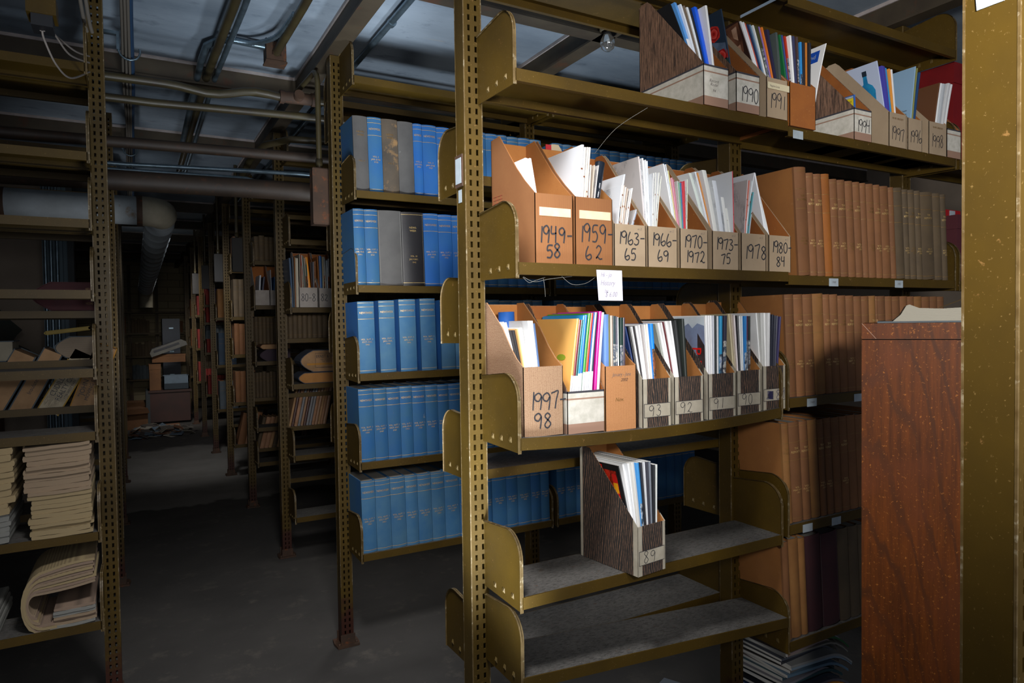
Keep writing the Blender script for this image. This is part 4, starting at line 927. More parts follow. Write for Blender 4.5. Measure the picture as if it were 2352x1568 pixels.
def book(label, group, x, y, z, w, h, d, spine, board=None, pages=PAGES, lean=0., leany=0., name='bound_volume', cat='book', **k):
    me = book_mesh(w, d, h, spine, board or spine, **k).mesh(name)
    o = link(name, me, None, (x, y, z+.0006)); o.rotation_euler = (leany, lean, 0)
    link('page_block', pages_mesh(w, d, h, pages), o)
    return tag(o, label, cat, group)
def news(ttl, lo, small=.0078):
    return [(ttl, .235, .0105)]+[(s_, .120-.0105*i, small) for i, s_ in enumerate(lo)]
def vol(v, p, mo, yr): return ['VOL. %d,PT. %d' % (v, p), mo, yr]
Q = ['JAN.-MAR.', 'APR.-JUNE', 'JULY-SEPT', 'OCT.-DEC.']
SHN = ['second', 'third', 'fourth', 'fifth', 'bottom']
def blue_row(zi, xs, mats, txts, h, hs=None, gaps=False, lines=True):
    z = ZB[zi]
    for i, (xa, xb) in enumerate(xs):
        w = xb-xa-.0012; sm, bm = mats[i % len(mats)] if i < len(mats) else mats[-1]
        hh = (hs[i] if hs and i < len(hs) else h)+random.uniform(-.0015, .0015)
        t = txts[i] if i < len(txts) else None
        ln = (.010, .265*hh/.287, .217*hh/.287, hh-.006) if sm in (BLUE, BLUE2, BLUED) else ((.012, hh-.01) if sm is BLACKL else ())
        k = hh/.287
        tx = []
        if t:
            if sm in (BLUE, BLUE2, BLUED): tx = [('NEWSWEEK', .241*k, .0115)]+[(s_, (.135-.0105*j)*k, .0085) for j, s_ in enumerate(t)]
            else: tx = [('NEWS-', .226*k, .0105), ('WEEK', .214*k, .0105)]+[(s_, (.115-.012*j)*k, .0085) for j, s_ in enumerate(t)]
        nm = {BLUE: 'blue', BLUE2: 'bright blue', BLUED: 'dusty blue', GREYC: 'grey', BROWNC: 'brown stained', BLACKL: 'black leather'}[sm]
        book('%s bound volume, %s from left on the %s shelf of the blue-book range' % (nm, ORD[i] if i < 30 else 'far', SHN[zi-1]), 'bound volumes on the blue-book range', xa, YB_-.025-DF+.012, z, w, hh, .215, sm, bm, lean=math.radians(-1.2), lines=ln, texts=tx, gold=FADED if sm in (GREYC, BROWNC) else GOLD)
def seq(x, ws): 
    o = []
    for w in ws: o.append((x, x+w)); x += w
    return o
def fill(x, x1, a=.045, b=.062):
    o = []
    while x < x1-.03:
        w = min(random.uniform(a, b), x1-x); o.append((x, x+w)); x += w
    return o
X2 = .772
b2 = seq(.7727, [.0586, .0573, .0663, .0653, .0399, .0623, .060])
blue_row(1, b2+fill(b2[-1][1], 1.640)+fill(1.69, 2.55), [(GREYC, BLUE), (BLUE, BLUE), (BROWNC, BROWNC), (GREYC, BLUE), (BLUE2, BLUE2), (BLUE2, BLUE2), (BLUE2, BLUE2), (BLUE, BLUE), (GREYC, GREYC), (BLUE, BLUE)], [['VOL. 4'], ['VOL. 5', 'JAN.-JUNE', '1935'], ['VOL. 6'], [], ['VOL. 8', 'JULY-DEC.', '1936'], ['VOL. 9', 'JAN.-JUNE', '1937'], ['VOL. 10', 'JULY-DEC.', '1937']], .290)
b3 = seq(.7677, [.044, .0547, .0971, .0952, .0653, .0612, .058])
blue_row(2, b3+fill(b3[-1][1], 1.640)+fill(1.69, 2.55), [(BLUE, BLUE), (BLUE, BLUE), (GREYC, GREYC), (BLACKL, BLACKL), (BLUE2, BLUE2), (BLUE2, BLUE2), (BLUE2, BLUE2), (BLUE, BLUE)], [vol(17, 1, Q[0], '1941'), vol(17, 2, Q[1], '1941'), [], ['VOL. 20', 'JULY-DEC.', '1942'], vol(21, 1, Q[0], '1943'), vol(21, 2, Q[1], '1943'), vol(22, 1, Q[2], '1943')], .297)
b4 = [(.7776, .8448), (.8628, .9285), (.947, 1.0185), (1.0376, 1.105), (1.1272, 1.19)]
blue_row(3, b4+fill(1.192, 1.640)+fill(1.69, 2.55), [(BLUED, BLUE2)]*5+[(BLUED, BLUED)], [vol(26, 2, Q[3], '1945'), vol(27, 1, Q[0], '1946'), vol(27, 2, Q[1], '1946'), vol(28, 2, Q[3], '1946'), vol(29, 1, Q[0], '1947')], .290, [.283, .287, .293, .294, .290])
b5 = seq(.7742, [.0602, .0543, .0553, .0527, .0576, .0547, .050, .055])
blue_row(4, b5+fill(b5[-1][1], 1.640), [(BLUE, BLUE)], [vol(33, 2, Q[1], '1949'), vol(34, 1, Q[2], '1949'), vol(34, 2, Q[3], '1949'), vol(35, 1, Q[0], '1950'), vol(35, 2, Q[1], '1950'), vol(36, 1, Q[2], '1950'), vol(36, 2, Q[3], '1950'), vol(37, 1, Q[0], '1951')], .289)
b6 = seq(.7775, [.057, .0618, .0634, .0532, .0605, .0593, .0664, .058, .063])+[(1.265, 1.322), (1.322, 1.356), (1.356, 1.427), (1.427, 1.484), (1.484, 1.552), (1.552, 1.604), (1.604, 1.650)]
t6 = [vol(41, 2, Q[1], '1953'), vol(42, 1, Q[2], '1953'), vol(42, 2, Q[3], '1953'), vol(43, 1, Q[0], '1954'), vol(43, 2, Q[1], '1954'), vol(44, 1, Q[2], '1954'), vol(44, 2, Q[3], '1954'), vol(45, 1, Q[0], '1955'), vol(45, 2, Q[1], '1955'), vol(46, 1, Q[2], '1955'), vol(46, 2, Q[3], '1955'), vol(47, 1, Q[0], '1956'), vol(47, 2, Q[1], '1956'), vol(48, 1, Q[2], '1956'), vol(48, 1, Q[2], '1956'), vol(48, 2, Q[3], '1956'), vol(49, 1, Q[0], '1957'), vol(49, 2, Q[1], '1957'), vol(50, 1, Q[2], '1957')]
blue_row(5, b6+fill(1.692, 2.55), [(BLUED, BLUE)]*4+[(BLUED, BLUED)]*3+[(BLUE, BLUE)], t6, .287)

# tan volumes on the second bay of the near range
def tan_row(nm, z, bounds, hs, mats_, gold=GOLD, text=True, y=1.352, lean=-4., maxn=99):
    v = 1
    for i in range(min(len(bounds)-1, maxn)):
        w = bounds[i+1]-bounds[i]-.0012; h = hs[min(i, len(hs)-1)]+random.uniform(-.001, .001); sm = mats_[i] if i < len(mats_) else random.choice((TAN, TAN, TAN, TAN2))
        tx = []; ln = ()
        if text:
            ln = (.012, h*.62, h*.80, h-.012)
            if i % 5 != 3: tx = [('THE', h*.735, .0095), ('REPORTER', h*.700, .0095), ('VOL. %d' % (i//2+1), h*.345, .0080), (['JAN.-APR.', 'MAY-AUG.', 'AUG.-NOV.', 'SEPT.-DEC.'][i % 4], h*.318, .0080), (['', '195%d' % (i % 10)][1], h*.292, .0080)]
        kind = {TAN: 'tan', TAN2: 'light tan', TANORANGE: 'orange-tan', MAROON: 'maroon', BROWNB: 'drab brown'}[sm]
        b_ = MAROON if sm is MAROON else TANBOARD
        me = book_mesh(w, .235, h, sm, b_, lines=ln, texts=tx, gold=GOLD if i % 3 else FADED, lgold=FADED)
        o = link('bound_volume', me.mesh('bound_volume'), None, (bounds[i], y+.004, z+.0006)); o.rotation_euler = (0, math.radians(lean), 0)
        link('page_block', pages_mesh(w, .235, h, PAGES), o)
        tag(o, '%s bound volume, %s from left on %s' % (kind, ORD[i], nm), 'book', 'tan bound volumes beside the magazine files')
A2b = [1.752, 1.805, 1.839, 1.8756, 1.9138, 1.9506, 1.9892, 2.028, 2.0648, 2.0954, 2.135, 2.17, 2.2153, 2.244, 2.2931, 2.325, 2.3627, 2.3977, 2.4716, 2.5198, 2.5524]
tan_row('the tan-book shelf level with the 1980-84 file', 1.463, A2b, [.323, .311, .311, .314, .302], [TAN, TAN, TAN, TANORANGE]+[TAN]*9+[BROWNB]*8)
A3b = [1.702, 1.7413, 1.783, 1.8275, 1.877, 1.9093, 1.9483, 1.9879, 2.0283, 2.068, 2.1068, 2.1417, 2.154, 2.195, 2.2331, 2.2774, 2.32, 2.359, 2.4057, 2.4554, 2.50, 2.541]
tan_row('the tan-book shelf level with the sagging shelf', 1.100, A3b, [.306, .306, .306, .310, .308, .308, .304], [TAN, TAN, TAN, TAN2, TAN, TAN], lean=-3.)
A4b = [1.692, 1.7225, 1.7707, 1.8086, 1.851, 1.8824, 1.9183, 1.9588, 1.998, 2.04, 2.085, 2.13, 2.17, 2.21]
tan_row('the third tan-book shelf down', .722, A4b, [.303], [TAN2, TAN, TAN, TAN2], lean=-4.)
A5b = [1.690, 1.7176, 1.762, 1.792, 1.862, 1.9463, 2.0, 2.05, 2.10]
tan_row('the lowest shelf of tan and maroon books', .371, A5b, [.300, .303, .300, .298, .296], [TAN, TAN2, TAN2, MAROON, MAROON, BROWNB, BROWNB, BROWNB], text=False, lean=-3.5)
# ------------------------------------------------------------------ far ranges, right of the aisle
def yfr(i): return YB_+STEP*(i+1)-.025     # front post face of far range i (0 = third range)
def far_row(i, side, z, x, spec, cat='book', name='bound_volume', lean=0., lvl=''):
    """spec = [(width, height, spine material, word)]"""
    y = yfr(i)-DF+.012 if side == 'f' else yfr(i)+.05+.012
    for j, (w, h, m, word) in enumerate(spec):
        k = 'dim %s %s, %s from left on the %s of the %s range' % (word, 'book' if name == 'bound_volume' else name.replace('_', ' '), ORD[j], lvl, WORD[i])
        ln = (h*.80, h*.66, .02)
        me = book_mesh(w-.001, .17, h, m, m, lines=ln, gold=FADED, n=4)
        o = link(name, me.mesh(name), None, (x, y, z+.0006)); o.rotation_euler.y = math.radians(lean)
        link('page_block', pages_mesh(w-.001, .17, h, TANPAGES), o)
        tag(o, k, cat, 'dim books on the %s range' % WORD[i]); x += (w+.0005)/max(.3, math.cos(math.radians(lean)))
def rep(n, w, h, m, word, jit=.0): return [(w*random.uniform(1-jit, 1+jit), h*random.uniform(1-jit*.3, 1+jit*.3), m, word) for _ in range(n)]
# third range: two marked files, loose magazines, directories
BOXES.update({'c80': (.8129, .9130, yfr(0)-DF-.004, 1.436, .109, .322, .215), 'c82': (.9200, 1.018, yfr(0)-DF-.004, 1.436, .107, .320, .215), 'd1': (.772, .870, yfr(1)-DF-.004, 1.4845, .107, .32, .215), 'd2': (.874, .970, yfr(1)-DF-.004, 1.4845, .107, .32, .215)})
PALEBOARD = mat('pale_grey_board', 'a8a09a', .8, '989088', 20)
STYLE['pale'] = dict(side=[(0, 9, PALEBOARD)], inner=CARDIN2)
def mk80(st, pen=.004):
    return lambda mk, w, hf, fn: hand(mk, st, .008, .034, .040, .0030, INK, fn, .50)
magfile('c80', 'pale', 'pale magazine file marked 80-81 on the third range', 'files on the third range', mk80('80-81'))
magfile('c82', 'pale', 'pale magazine file marked 82 beside the post on the third range', 'files on the third range', mk80('82'))
magfile('d1', 'pale', 'pale blank magazine file on the fourth range', 'files on the fourth range')
magfile('d2', 'pale', 'second pale blank magazine file on the fourth range, half hidden by a post', 'files on the fourth range')
def loose(box, rows, where, z=None, back=.2):
    for i, (x, t, dx, h, hx) in enumerate(rows):
        x0, x1, yf, z0, hf, hb, d = BOXES[box]
        sp = cover(hx); r_ = random.random()
        me = mag_mesh(t, .185, h, dx, 0, sp, sp, sp, [(0, h*.6, BUSY4)] if r_ < .25 else None, backlimit=d-.016)
        o = link('magazine', me.mesh('magazine'), None, (x, yf+.008, (z if z else z0+.0036)))
        tag(o, '%s magazine, %s from left %s' % (colname(hx), ORD[i], where), 'magazine', 'magazines %s' % where)
loose('c80', [(.818, .005, -.0, .29, '8a8070'), (.825, .004, -.0, .285, '7a3a28'), (.831, .005, -.003, .285, 'a09888'), (.838, .004, -.012, .28, 'b03a2a'), (.844, .005, -.014, .285, '8a8a84'), (.851, .005, -.014, .28, '5a5a50'), (.858, .004, -.014, .27, 'a8a090'), (.864, .005, -.012, .275, '3a5a4a'), (.872, .012, -.022, .275, 'e08a18'), (.886, .005, -.012, .25, '4a3028'), (.893, .004, 0, .25, '8a8a90'), (.899, .005, .002, .255, 'a07050')], 'in the file marked 80-81')
loose('c82', [(.924, .005, -.008, .28, '9a6030'), (.931, .012, -.004, .285, '2a5a90'), (.945, .005, 0, .28, 'c8b898'), (.952, .006, 0, .28, '8a8a88'), (.960, .005, -.006, .27, 'b8b8b0'), (.967, .006, 0, .26, 'd0d4d8'), (.975, .007, 0, .27, '9a9a98')], 'in the file marked 82')
loose('d1', [(.795, .010, .012, .21, 'c0c4cc'), (.812, .012, .020, .20, '3a3c50')], 'in the blank file of the fourth range')
loose('d2', [(.885, .004, -.006, .25, 'c8d0d8'), (.895, .008, .01, .2, '3a6aa0')], 'in the second blank file of the fourth range')
loose('c80', [(.7725, .010, -.010, .27, '2f4660'), (.7835, .007, -.004, .275, '4a5058'), (.7915, .005, 0, .275, '8a5a34'), (.797, .004, 0, .272, 'a8a090'), (.8018, .004, 0, .27, 'c8c0a8'), (.8065, .004, 0, .27, 'd0c8b8')], 'standing left of the file marked 80-81', 1.4366)
BUFF = mat('buff_fore_edge', 'a5805a', .8, '8a6a48', 14); ORANGEP = mat('orange_fore_edge', 'a8743c', .8, '94642f', 14); SALMON = mat('salmon_fore_edge', 'a0785c', .8, '8a6448', 14)
DIRC = cloth('slate_blue_directory_cover', '3c4452', '33394a', .05)
def directory(label, x, y, z, w, d, h, edge, cov, marks=None, rot=(0, 0, 0), group=None, swell=.0):
    """telephone directory lying flat, fore-edge towards -Y, rounded spine at its left (-X) end"""
    mb = MB(); n = 8
    P = [(0+h*.5-h*.62*math.sin(math.pi*i/n)*.9, h*i/n) for i in range(n+1)]
    out = [(p[0], p[1]) for p in P]+[(w, h), (w, h-.003)]+[(p[0]+.004, min(max(p[1], .003), h-.003)) for p in reversed(P)]+[(w, .003), (w, 0)]
    mb.prism(out, 'Y', 0, d, cov)
    root = link('directory', mb.mesh('directory'), None, (x, y, z)); root.rotation_euler = rot
    pg = MB(); pp = [(p[0]+.005, min(max(p[1], .0032), h-.0032)) for p in P]+[(w-.004, h-.0032), (w-.004, .0032)]
    pg.prism(pp, 'Y', .002-swell, d-.002, edge)
    if marks: marks(pg, w, h, lambda u, v: (u, .0014-swell, v))
    link('page_block', pg.mesh('page_block'), root)
    return tag(root, label, 'directory', group)
def ernst(mb, w, h, fn):
    a, b, c, d = .075, w-.005, .025, h-.018
    for u0, u1, v0, v1 in ((a, b, d-.001, d+.001), (a, b, c-.001, c+.001), (a, a+.0016, c, d)): mb.face([fn(u0, v0), fn(u1, v0), fn(u1, v1), fn(u0, v1)], INK)
    put_text(mb, 'ERNST & ER', INK, lambda u, v: fn(.128+u, h*.70+v), .024, .096)
    for i, (st, k) in enumerate((('PUBLIC ACCOUNTANTS', .56), ('TAX SERVICE', .48), ('COMMERCE BUILDING', .20))): put_text(mb, st, INK, lambda u, v: fn(.140+u, h*k+v), .010, .07)
    mb.face([fn(.03, h*.32), fn(w-.006, h*.32), fn(w-.006, h*.40), fn(.03, h*.40)], mat('orange_printed_band', 'b07a2c', .8))
yC = yfr(0)-DF
directory('lower slate-blue directory with orange page edges on the third range', .80, yC-.01, 1.0135, .235, .17, .060, ORANGEP, DIRC, rot=(0, 0, 0))
directory('upper round-backed directory with printed advertisement on its page edges, third range', .815, yC-.012, 1.0755, .222, .17, .122, BUFF, DIRC, ernst)
far_row(0, 'b', 1.261, .775, rep(9, .028, .20, BROWNB, 'brown', .12), lvl='brown-book shelf')
lb = []
for j in range(13):
    m = random.choice([BUFF, SALMON, cover('6a6a6c'), cover('4a3430'), cover('8a6a50')]); lb.append((random.uniform(.012, .022), .235, m, 'slim leaning'))
far_row(0, 'b', .746, .79, lb, lean=12, lvl='leaning-book shelf')
# fourth range
far_row(1, 'f', 1.801, .776, rep(5, .033, .175, BROWNB, 'brown', .1), lvl='highest book shelf')
far_row(1, 'b', 1.191, .776, rep(8, .027, .21, BROWNB, 'brown', .1), lvl='upper brown-book shelf')
far_row(1, 'b', .801, .776, rep(8, .024, .19, BROWNB, 'drab brown', .1), lvl='lower brown-book shelf')
far_row(1, 'b', .421, .79, [(random.uniform(.022, .032), .24, random.choice([BUFF, SALMON, TAN, BROWNB]), 'leaning') for _ in range(8)], lean=14, lvl='leaning-book shelf')
directory('purple-black ledger lying flat under a cream one on the fourth range', .80, yfr(1)-DF, 1.084, .21, .17, .085, mat('plum_edge', '3a2c38', .8, '302430', 12), cloth('plum_cover', '33262f', '2a2028', .04))
directory('cream-edged ledger lying on top of the purple-black ledger, fourth range', .80, yfr(1)-DF, 1.170, .21, .17, .035, BUFF, TAN)
# fifth range
far_row(2, 'f', 1.831, .79, [(.05, .29, SALMON, 'salmon'), (.07, .29, BROWNB, 'brown')], lvl='top book shelf')
far_row(2, 'f', 1.421, .785, rep(4, .042, .33, BROWNB, 'brown', .06), lvl='second book shelf')
far_row(2, 'f', 1.091, .785, rep(4, .040, .27, TAN, 'tan', .06), lvl='third book shelf')
far_row(2, 'f', .671, .785, rep(4, .040, .27, TAN, 'tan', .05), lvl='fourth book shelf')
far_row(2, 'f', .301, .79, [(.06, .28, TAN, 'tan'), (.045, .28, SALMON, 'salmon'), (.05, .28, TAN, 'tan')], lean=12, lvl='bottom shelf')
# sixth range
far_row(3, 'f', 1.831, .785, rep(4, .045, .30, BROWNB, 'brown', .06), lvl='top book shelf')
far_row(3, 'f', 1.431, .785, rep(3, .055, .30, TAN2, 'tan', .06), lvl='second book shelf')
far_row(3, 'f', .941, .785, rep(3, .055, .33, NAVYC, 'navy', .05), lvl='third book shelf')
far_row(3, 'b', 1.101, .785, rep(4, .04, .22, SLATE, 'slate', .05), lvl='rear shelf')
far_row(3, 'f', .481, .785, rep(3, .06, .29, SLATE, 'slate', .05), lvl='fourth book shelf')
far_row(3, 'b', .451, .785, rep(4, .04, .32, REDC, 'red', .05), lvl='low rear shelf')
# seventh range
far_row(4, 'f', 1.601, .785, [(.05, .25, REDC, 'red')], lvl='top book shelf')
far_row(4, 'f', 1.391, .785, rep(7, .032, .20, REDC, 'red', .05), lvl='second shelf')
far_row(4, 'b', 1.171, .785, rep(5, .045, .22, SLATE, 'slate', .08), lean=5, lvl='rear shelf')
far_row(4, 'f', 1.031, .785, rep(7, .030, .16, REDC, 'red', .04), lvl='third shelf')
far_row(4, 'f', .531, .785, rep(7, .030, .22, REDC, 'red', .04), lvl='fourth shelf')
far_row(4, 'b', .851, .785, rep(6, .035, .2, BROWNB, 'brown', .04), lvl='low rear shelf')
for lv, z in (('upper', 1.501), ('middle', 1.051), ('lower', .601)): far_row(5, 'f', z, .785, rep(5, .038, .26, REDC, 'red', .05), lvl=lv+' shelf')
for lv, z in (('upper', 1.501), ('lower', 1.051)): far_row(6, 'f', z, .785, rep(5, .038, .26, random.choice((TAN, REDC)), 'faded', .05), lvl=lv+' shelf')
# blue plastic basket
def basket():
    mb = MB(); BL = mat('blue_plastic', '1030b8', .35); x0, x1, y0, y1, z0, z1 = .83, 1.02, yfr(4)-DF-.03, yfr(4)-.02, 1.6, 1.79
    t = .012
    for k in range(11):
        x = x0+t+(x1-x0-2*t)*k/10; mb.box(x-.004, x+.004, y0, y0+.004, z0, z1, BL); mb.box(x-.004, x+.004, y1-.004, y1, z0, z1, BL)
    for k in range(8):
        y = y0+(y1-y0)*k/7; mb.box(x0-.002, x0+.003, y-.004, y+.004, z0, z1, BL); mb.box(x1-.003, x1+.002, y-.004, y+.004, z0, z1, BL)
    for z in (z0+.045, z0+.09, z0+.135): mb.box(x0-.002, x1+.002, y0, y0+.003, z-.003, z+.003, BL); mb.box(x0-.002, x0+.002, y0, y1, z-.003, z+.003, BL)
    mb.box(x0, x1, y0, y1, z0, z0+.006, BL)
    for a, b, c, d in ((x0-.012, x1+.012, y0-.010, y0+.004), (x0-.012, x1+.012, y1-.004, y1+.010), (x0-.012, x0+.004, y0, y1), (x1-.004, x1+.012, y0, y1)): mb.box(a, b, c, d, z1-.016, z1, BL)
    mb.box(x0+.07, x0+.11, y0-.002, y0-.0005, z0+.05, z0+.12, CARD)
    return tag(mb.build('plastic_basket', None, (x0, y0, z0)), 'bright blue slatted plastic basket on the seventh range', 'basket')
basket()

# ------------------------------------------------------------------ switch boxes and conduits
def switchbox(label, x, y, z0, z1, w=.068, d=.06, m=RUST, hook=True):
    mb = MB(); mb.box(x-w/2, x+w/2, y-d/2, y+d/2, z0, z1, m); mb.box(x-w/2-.003, x+w/2+.003, y-d/2-.004, y-d/2, z0+.004, z1-.004, m)
    mb.lathe([(.010, 0), (.010, .012), (0, .012)], (x, y, z1), m, 8)
    root = mb.build('switch_box', None, (x, y, z0)); o = MB()
    top = CEIL-.115
    if hook: P = [(x, y, z1+.008), (x, y, top-.07)]+[(x, y+.07*(1-math.cos(a)), top-.07+.07*math.sin(a)) for a in [math.pi/2*k/6 for k in range(1, 7)]]+[(x-.02, y+.50, top)]
    else: P = [(x, y, z1+.008), (x, y, CEIL-.001)]
    o.tube(P, .0115, PIPE, 10)
    o.lathe([(.015, 0), (.015, .03), (.012, .03)], (x, y, z1+.01), PIPE, 10)
    c = o.build('conduit', root, (x, y, z0)); c.location = (0, 0, 0)
    return tag(root, label, 'switch box')
switchbox('rusty steel switch box hung from a conduit beside the blue-book range post', .708, 2.905, 1.757, 1.992)
DKBOX = mat('dark_grey_enamel', '1f1c19', .6, '191715', 12)
for i, nm in ((1, 'fourth'), (2, 'fifth'), (3, 'sixth'), (4, 'seventh')):
    y = YB_+STEP*(i+1); switchbox('dark grey switch box at the end of the %s range' % nm, .70, y+.10, 1.74, 1.99, m=DKBOX, hook=False)
# pipes running along the rows
def pipe(name, label, pts, r, m, cat='pipe', group=None, extra=None, n=14):
    mb = MB(); mb.tube(pts, r, m, n)
    if extra: extra(mb)
    o = mb.build(name, None, pts[0]); return tag(o, label, cat, group)
YP = 3.15
def tee(mb):
    mb.tube([(.60, YP, 2.352), (.755, YP, 2.357)], .026, RUST, 12); mb.tube([(.60, YP, 2.352), (.618, YP, 2.352)], .030, RUST, 12); mb.tube([(.737, YP, 2.356), (.755, YP, 2.357)], .030, RUST, 12)
    mb.tube([(.676, YP-.02, 2.354), (.676, YP-.05, 2.358)], .022, RUST, 12)
def bumps(xs): 
    return [(x, YP, 2.335+.02*(x-0)*.9/1-.020*math.exp(-((x-.32)/.10)**2)+.014*math.exp(-((x-.50)/.09)**2)) for x in xs]
pipe('steel_pipe', 'olive steel pipe with a kink and a tee fitting, topmost of the cross pipes', [(-2.5, YP, 2.29)]+bumps([-.3+.05*k for k in range(20)])+[(.8, YP, 2.357), (2.6, YP, 2.39)], .0175, PIPE, extra=tee)
pipe('steel_pipe', 'olive steel pipe running just below the kinked pipe with the tee', [(-2.5, 3.2, 2.25), (.1, 3.2, 2.266), (.7, 3.2, 2.292), (2.6, 3.2, 2.34)], .0165, PIPE)
pipe('steel_pipe', 'brown steel pipe above the thick rusty pipe', [(-2.5, 3.3, 2.09), (-.4, 3.3, 2.105), (.8, 3.3, 2.132), (2.6, 3.3, 2.16)], .023, BIGPIPE)
pipe('steel_pipe', 'thick rusty brown pipe crossing the aisle, lowest and largest', [(-2.5, 3.3, 1.93), (-.4, 3.3, 1.948), (.75, 3.3, 1.968), (2.6, 3.3, 2.0)], .043, BIGPIPE)
pipe('steel_conduit', 'upper of two thin bright conduits above the thick rusty pipe', [(-.9, 3.55, 2.06), (.0, 3.55, 2.075), (.75, 3.55, 2.105), (2.6, 3.55, 2.13)], .0105, GALV, 'conduit')
pipe('steel_conduit', 'lower of two thin bright conduits above the thick rusty pipe', [(-.9, 3.60, 2.05), (.0, 3.60, 2.058), (.52, 3.60, 2.068), (.58, 3.63, 2.06), (.62, 3.72, 2.02)], .0105, GALV, 'conduit')
pipe('steel_pipe', 'curved olive pipe joining the brown pipe near the third range', [(.52, 3.95, 2.10), (.56, 3.75, 2.20), (.60, 3.55, 2.232), (.70, 3.42, 2.24), (.80, 3.40, 2.24), (2.6, 3.40, 2.26)], .017, PIPE)
# ceiling conduits along the aisle
pipe('steel_conduit', 'bright conduit clipped to the ceiling above the blue-book range', [(.915, -.5, 2.505), (.91, 2.2, 2.505), (.905, 4.2, 2.505), (.90, 9, 2.505)], .013, GALV, 'conduit', extra=lambda mb: [mb.tube([(.912, y-.012, 2.505), (.912, y+.012, 2.505)], .017, GALV, 10) for y in (1.2, 2.55, 3.9)])
pipe('steel_pipe', 'olive pipe strapped to a flexible conduit along the aisle ceiling', [(.36, -.5, 2.47), (.345, 2.6, 2.47), (.325, 3.4, 2.465), (.31, 4.5, 2.40), (.30, 5.2, 2.36)], .017, PIPE)
pipe('steel_conduit', 'bright conduit beside the strapped olive pipe', [(.395, -.5, 2.47), (.38, 2.6, 2.47), (.36, 3.4, 2.462), (.345, 4.5, 2.395), (.335, 5.2, 2.35)], .011, GALV, 'conduit')
pipe('steel_conduit', 'bright bent conduit crossing to the junction box under the ceiling', [(.28, 4.4, 2.38), (.285, 3.6, 2.44), (.29, 3.2, 2.475), (.30, 3.08, 2.495), (.34, 3.02, 2.503), (.40, 3.0, 2.505), (.53, 3.0, 2.50)], .014, GALV, 'conduit')
def flex(mb):
    P = [(.37, 2.97, 2.492), (.45, 2.955, 2.488), (.50, 2.90, 2.484), (.535, 2.80, 2.48), (.55, 2.6, 2.478), (.56, 2.3, 2.478), (.565, -.5, 2.478)]
    L = [tuple(c) for c in smooth3(P, 14)]
    mb.tube(L, [.0105 if k % 2 else .0085 for k in range(len(L))], GALV, 8)
def smooth3(p, n):
    o = []
    for i in range(len(p)-1):
        a, b, c, d = p[max(i-1, 0)], p[i], p[i+1], p[min(i+2, len(p)-1)]
        for k in range(n):
            t = k/n; o.append(tuple(.5*(2*b[j]+(c[j]-a[j])*t+(2*a[j]-5*b[j]+4*c[j]-d[j])*t*t+(3*b[j]-a[j]-3*c[j]+d[j])*t**3) for j in range(3)))
    return o+[p[-1]]
mb = MB(); flex(mb); tag(mb.build('flexible_conduit', None, (.37, 2.97, 2.49)), 'ribbed flexible metal conduit curving across the ceiling', 'conduit')
pipe('steel_pipe', 'olive pipe running to the ceiling junction box', [(.575, -.5, 2.475), (.565, 2.5, 2.472), (.555, 2.96, 2.47)], .016, PIPE)
mb = MB(); mb.box(.515, .595, 2.96, 3.03, 2.435, 2.515, RUST); mb.box(.512, .598, 2.957, 3.033, 2.431, 2.437, RUST); mb.lathe([(.018, -.012), (.018, 0)], (.555, 2.955, 2.47), RUST, 10)
tag(mb.build('junction_box', None, (.555, 2.99, 2.43)), 'rusty square junction box under the ceiling at the pipe end', 'junction box')
# cable bundle on J hooks
BUNDLE_G = mat('grey_cable_jacket', '6e675e', .6); BUNDLE_B = mat('blue_cable_jacket', '2c4766', .5)
mb = MB()
for k in range(9):
    a = k*.7; dx, dz = .013*math.cos(a)*(1+.3*(k % 2)), .012*math.sin(a); m = BUNDLE_B if k in (0, 1, 8) else BUNDLE_G
    mb.tube(smooth3([(.012+dx, -.4, 2.40+dz), (.010+dx*1.2, 1.6, 2.395+dz), (.014+dx, 2.6, 2.40+dz), (.018+dx*1.3, 3.3, 2.36+dz), (.022+dx, 4.0, 2.385+dz), (.024+dx*1.3, 5.0, 2.35+dz), (.02+dx, 7, 2.36+dz)], 8), .0052, m, 6)
tag(mb.build('cable_bundle', None, (.012, 2.6, 2.40)), 'bundle of grey and blue cables hanging along the ceiling beside the left post', 'cables')
for nm, y, z in (('nearer', 2.98, 2.388), ('farther', 4.55, 2.372)):
    mb = MB(); mb.tube([(.02+.036*math.cos(a), y, z+.036*math.sin(a)) for a in [math.pi*.95+math.pi*1.15*k/14 for k in range(15)]], .004, GALV, 7); mb.box(-.022, -.012, y-.012, y+.012, z-.005, z+.06, GALV)
    mb.box(-.09, -.012, y-.010, y+.010, z+.050, z+.062, GALV)
    tag(mb.build('cable_hook', None, (.02, y, z)), '%s galvanised hook holding the cable bundle' % nm, 'hook')
mb = MB(); mb.box(-.218, -.152, 2.16, 2.235, 2.158, 2.205, OLIVE); mb.box(-.208, -.160, 2.165, 2.23, 2.128, 2.158, mat('black_plastic_box', '1c1d20', .5)); mb.tube([(-.186, 2.2, 2.20), (-.19, 2.2, CEIL)], .014, OLIVE, 10)
rt = tag(mb.build('junction_box', None, (-.19, 2.2, 2.2)), 'olive ceiling outlet box with loose pale wires at upper left', 'junction box')
w = MB()
for P in ([(-.187, 2.2, 2.128), (-.184, 2.22, 2.11), (-.165, 2.3, 2.075), (-.14, 2.45, 2.09), (-.10, 2.68, 2.19)], [(-.183, 2.2, 2.128), (-.168, 2.26, 2.15), (-.14, 2.42, 2.15), (-.10, 2.68, 2.22)], [(-.19, 2.2, 2.128), (-.172, 2.3, 2.16), (-.13, 2.5, 2.19), (-.10, 2.69, 2.245)]): w.tube(smooth3(P, 8), .0028, mat('pale_wire', '8a8078', .6), 6)
